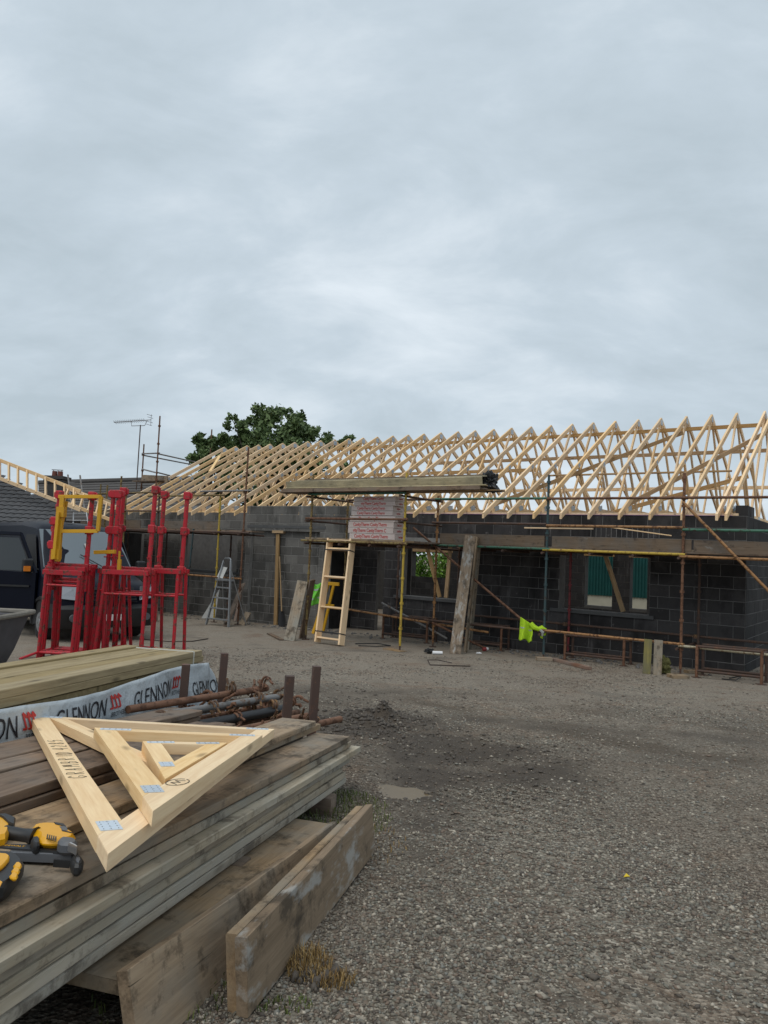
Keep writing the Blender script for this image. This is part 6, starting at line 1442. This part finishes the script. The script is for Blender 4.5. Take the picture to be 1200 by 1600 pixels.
# timber verge ladders laid on the roofs
def vladder(lab, p, n, nd_, wd=.06):
    t_ = thing('verge_ladder', p[0], lab, 'verge ladder', 'pale timber verge ladders on the neighbouring roof')
    a0, a1, b0, b1 = p
    board('rail', a0, a1, .045, .09, M['pine'], t_); board('rail', b0, b1, .045, .09, M['pine'], t_)
    for i in range(n):
        f = (i+.3)/n; board('rung', b0.lerp(b1, f), a0.lerp(a1, f), .09, .04, M['pine'], t_, up=ud)
vladder('long pale timber verge ladder running down above the grey tiled roof', (at(-60, 696, 20.6), at(126, 768, 19.8), at(-60, 724, 20.3), at(126, 797, 19.5)), 13, 0)
vladder('shorter pale timber verge ladder lower down behind the yellow guard frame', (at(104, 762, 21.5), at(176, 790, 21.0), at(96, 783, 21.2), at(172, 812, 20.7)), 6, 0)
for (a, b2, lab) in (((150, 778, 20.9), (176, 786, 21.6), 'short pale timber slanting up behind the yellow guard frame'),):
    tag(board('timber_offcut', at(*a), at(*b2), .05, .1, M['pine']), lab, 'timber')
# far house: long low ridge with chimney
fh = thing('far_house', at(170, 800, 33), 'low dark roofed house in the distance behind the left scaffold', 'house')
r0, r1 = at(60, 756, 34), at(330, 748, 36); e0, e1 = at(60, 815, 29), at(330, 815, 31)
m = Mesh(); nr = 14
for k in range(nr):
    p0, p1 = e0.lerp(r0, k/nr), e1.lerp(r1, k/nr); q0, q1 = e0.lerp(r0, (k+1)/nr), e1.lerp(r1, (k+1)/nr); up_ = Vector((0, -.012, .022))
    m.add([p0+up_, p1+up_, q1, q0, p0, p1], [(0, 1, 2, 3), (4, 5, 1, 0)])
obj('roof', m, M['tile_far'], fh)
m = Mesh(); m.tube(r0+Vector((0, 0, .03)), r1+Vector((0, 0, .03)), .13, n=8); obj('ridge', m, M['tile_far'], fh, True)
m = Mesh(); a_, b_ = e0+Vector((0, .5, -.1)), e1+Vector((0, .5, -.1)); m.add([(a_.x, a_.y, -2.6), (b_.x, b_.y, -2.6), b_, a_], [(0, 1, 2, 3)]); obj('wall', m, M['render_wall'], fh)
m = Mesh(); b0, b1 = at(60, 757, 34.1), at(330, 749, 36.1); m.add([b0, b1, b1+Vector((0, 5, -2.6)), b0+Vector((0, 5, -2.6))], [(0, 1, 2, 3)]); obj('roof', m, M['tile_far'], fh)
ch_ = thing('chimney', at(88, 765, 24), 'broad dark block chimney with two clay pots and a wire cowl at the left', 'chimney')
c = at(88, 762, 24); s_ = 24/1181
m = Mesh(); m.box((c.x, c.y, c.z-.6), (27*s_, .5, 1.6)); obj('stack', m, M['brick_dark'], ch_)
m = Mesh(); ct = at(88, 747, 24).z; m.box((c.x, c.y, ct), (33*s_, .62, .10)); m.box((c.x, c.y, ct-.12), (30*s_, .56, .10)); obj('cap', m, M['brick_dark'], ch_)
for dx_ in (-.08, .10):
    m = Mesh(); m.tube((c.x+dx_, c.y, ct+.05), (c.x+dx_, c.y, ct+.22), .085, .075, n=12); obj('pot', m, M['clay'], ch_, True)
m = Mesh(); m.tube((c.x-.18, c.y, ct+.26), (c.x+.18, c.y, ct+.26), .012, n=6); 
for dx_ in (-.12, .02, .14): m.tube((c.x+dx_, c.y, ct+.05), (c.x+dx_, c.y, ct+.26), .010, n=6)
obj('cowl', m, M['black_plastic'], ch_)
# roof access ladder top and thin poles
rl = thing('metal_ladder', at(118, 800, 22.5), 'grey metal ladder with hooked tops standing against the far roof', 'ladder')
tl, tr_, bl_, br_ = at(106, 742, 22.8), at(125, 743, 22.8), at(113, 800, 22), at(133, 802, 22)
tube('stile', bl_, tl, .025, M['grey_tube'], rl); tube('stile', br_, tr_, .025, M['grey_tube'], rl)
for f in (.12, .34, .56, .78): tube('rung', bl_.lerp(tl, f), br_.lerp(tr_, f), .014, M['grey_tube'], rl)
sl2 = thing('metal_ladder', at(128, 825, 19.7), 'short light metal ladder lying on the left scaffold deck', 'ladder')
p4 = [at(115, 801, 19.8), at(135, 801, 19.8), at(114, 826, 19.6), at(139, 826, 19.6)]
tube('stile', p4[2], p4[0], .018, M['alu'], sl2); tube('stile', p4[3], p4[1], .018, M['alu'], sl2)
for f in (.05, .5, .95): tube('rung', p4[2].lerp(p4[0], f), p4[3].lerp(p4[1], f), .012, M['alu'], sl2)
for (u, v, y, lab) in ((168, 758, 21.5, 'slim brown pole behind the yellow guard frame'), (190, 744, 21.0, 'taller slim brown pole behind the middle red trestle')):
    p = at(u, v, y); tag(tube('scaffold_tube', Vector((p.x-.05, p.y, gz(y))), p, .025, M['olive_tube']), lab, 'scaffold tube')
# television aerial
an = thing('aerial', at(219, 750, 33.5), 'thin television aerial on a tall mast above the far roof', 'aerial')
a0, a1 = at(213, 765, 33.5), at(219.5, 664, 33.5); tube('mast', a0, a1, .024, M['rust_dark'], an, 6)
m = Mesh(); q0, q1, q2, q3 = at(205, 658, 33.5), at(205.5, 665.5, 33.5), at(226, 665, 33.5), at(230, 657, 33.5); m.path([q0, q1, q2, q3], .014, 5); obj('bracket', m, M['rust_dark'], an)
b0, b1 = at(178, 660, 33.9), at(236, 656, 33.3); tube('boom', b0, b1, .014, M['rust_dark'], an, 6)
nrm_ = (b1-b0).normalized().cross(ZV).normalized()
for i in range(17):
    p = b0.lerp(b1, .03+.80*i/16); m = Mesh(); m.tube(p-nrm_*.12+Vector((0, 0, -.05)), p+nrm_*.12+Vector((0, 0, .05)), .009, n=5); obj('element', m, M['rust_dark'], an)
m = Mesh()
for dz in (-.22, -.1, .1, .22): m.tube(b1+nrm_*.2+Vector((0, 0, dz))+ (b0-b1).normalized()*abs(dz)*.4, b1-nrm_*.2+Vector((0, 0, dz))+(b0-b1).normalized()*abs(dz)*.4, .009, n=5)
m.tube(b1+Vector((0, 0, -.24)), b1+Vector((0, 0, .24)), .009, n=5); obj('reflector', m, M['rust_dark'], an)

# ---------------------------------------------------------------- shed and hedge seen through the windows
sh_ = thing('shed', at(960, 960, 33), 'green corrugated shed with a cream lower wall seen through the right window', 'shed')
s0, s1 = at(860, 940, 33.5), at(1075, 940, 31.0); dd = (s1-s0); Ls = Vector((dd.x, dd.y, 0)).length; dd.normalize(); zc = at(935, 930, 32.6).z; m = Mesh(); n_ = 90
top = at(935, 858, 32.6).z+.25; vs = []
for i in range(n_+1):
    p = s0+dd*Ls*i/n_; off = .035*(1 if (i//1) % 2 else -1); q = Vector((p.x, p.y-.06+off, 0)); vs += [(q.x, q.y, zc), (q.x, q.y, top)]
m.add(vs, [(2*i, 2*i+2, 2*i+3, 2*i+1) for i in range(n_)]); obj('cladding', m, M['shed_green'], sh_)
m = Mesh(); m.add([(s0.x, s0.y, -2.6), (s1.x, s1.y, -2.6), (s1.x, s1.y, zc+.02), (s0.x, s0.y, zc+.02), (s0.x, s0.y+4, -2.6), (s1.x, s1.y+4, -2.6), (s1.x, s1.y+4, zc), (s0.x, s0.y+4, zc)], [(0, 1, 2, 3), (1, 5, 6, 2), (4, 0, 3, 7), (3, 2, 6, 7)]); obj('wall', m, M['cream'], sh_)
m = Mesh(); m.add([(s0.x, s0.y-.15, top), (s1.x, s1.y-.15, top), (s1.x, s1.y+4, top-.5), (s0.x, s0.y+4, top-.5)], [(0, 1, 2, 3)]); obj('roof', m, M['shed_green'], sh_)
def leaves(name, cens, n, size, mat, seed, parent=None, flat=.0):
    r = np.random.RandomState(seed); C = np.array([c[:3] for c in cens]); Rr = np.array([c[3] for c in cens]); pr = Rr**2/np.sum(Rr**2); k = r.choice(len(C), n, p=pr)
    d = r.randn(n, 3); d /= np.linalg.norm(d, axis=1)[:, None]; rad = Rr[k]*(.55+.5*r.rand(n)**.6); P = C[k]+d*rad[:, None]*np.array([1, 1, .85])+(r.randn(n, 3)*Rr[k][:, None]*.38 if parent is not None else 0)
    a = r.randn(n, 3); a /= np.linalg.norm(a, axis=1)[:, None]; b_ = np.cross(a, r.randn(n, 3)); b_ /= np.linalg.norm(b_, axis=1)[:, None]; s_ = size*np.exp(.3*r.randn(n))[:, None]
    Q = np.stack([P-a*s_, P+b_*s_*.5, P+a*s_, P-b_*s_*.5], 1).reshape(-1, 3); F = np.arange(4*n).reshape(n, 4)
    me_ = bpy.data.meshes.new(name); np_mesh(me_, Q, F); me_.materials.append(mat); o = bpy.data.objects.new(name, me_); COL.objects.link(o)
    if parent is not None: o.parent = parent; o.matrix_basis = WM[parent].inverted()
    WM[o] = Matrix.Identity(4); return o
hc = at(673, 880, 33); r_ = random.Random(3)
hd = leaves('hedge', [(hc.x+r_.uniform(-4, 4), hc.y+r_.uniform(-.5, 1.5), r_.uniform(-2.4, .6), r_.uniform(.4, .8)) for _ in range(70)], 16000, .085, M['hedge'], 5); tag(hd, 'bright green overgrown hedge seen through the small window', 'hedge')
# ---------------------------------------------------------------- trees behind the roof
def tree(lab, clumps, base, n, seed, size=.13):
    t_ = thing('tree', base, lab, 'tree', 'trees behind the roof'); rr = random.Random(seed)
    bp = Vector(base); cx = Vector((sum(c[0] for c in clumps)/len(clumps), sum(c[1] for c in clumps)/len(clumps), sum(c[2] for c in clumps)/len(clumps)))
    fork = bp.lerp(cx, .55); m = Mesh(); m.path([bp, bp.lerp(fork, .5)+Vector((.1, 0, 0)), fork], [.32, .26, .2], 10)
    tr_o = obj('trunk', m, M['bark'], t_, True)
    for c in clumps:
        m = Mesh(); e_ = Vector(c[:3]); m.path([fork, fork.lerp(e_, .5)+Vector((rr.uniform(-.3, .3), rr.uniform(-.3, .3), .25)), e_], [.10, .055, .015], 6); obj('limb', m, M['bark'], t_, True)
    sub = []
    for c in clumps:
        for _ in range(8):
            d = Vector((rr.gauss(0, 1), rr.gauss(0, 1), rr.gauss(0, .8))); d.normalize(); sub.append((c[0]+d.x*c[3]*.95, c[1]+d.y*c[3]*.95, c[2]+d.z*c[3]*.9, c[3]*rr.uniform(.16, .38)))
    leaves('crown', sub, n, size, M['leaf'], seed, t_)
def cl(lst, y, seed):
    rr = random.Random(seed); return [(*at(u, v, y+rr.uniform(-1.6, 1.6)), r_*y/1181) for u, v, r_ in lst]
tree('large dark leafy tree rising behind the left half of the roof', cl([(408, 655, 20), (440, 652, 21), (455, 665, 24), (425, 672, 26), (395, 672, 22), (368, 668, 15), (372, 690, 22), (398, 700, 28), (430, 700, 34), (468, 690, 30), (495, 690, 22), (512, 693, 14), (452, 705, 34), (480, 710, 30), (410, 720, 34), (380, 715, 24), (355, 700, 18), (411, 640, 10), (362, 655, 9), (340, 745, 26), (385, 755, 30), (430, 750, 32), (475, 745, 30), (515, 735, 26), (365, 785, 26), (420, 785, 28), (480, 780, 28), (530, 765, 24)], 36, 1), (at(430, 860, 36).x, 36, gz(36)), 30000, 11, .10)
tree('small leafy tree at the left edge of the roof line behind the rusty tube', cl([(316, 690, 13), (330, 700, 17), (345, 695, 13), (312, 712, 14), (335, 720, 20)], 34, 2), (at(330, 860, 34).x, 34, gz(34)), 6500, 12, .11)
tree('wispy tree top just showing above the trusses right of the large tree', cl([(530, 694, 7), (546, 686, 6), (545, 698, 9), (555, 695, 5)], 37, 3), (at(545, 860, 37).x, 37, gz(37)), 1500, 13, .09)
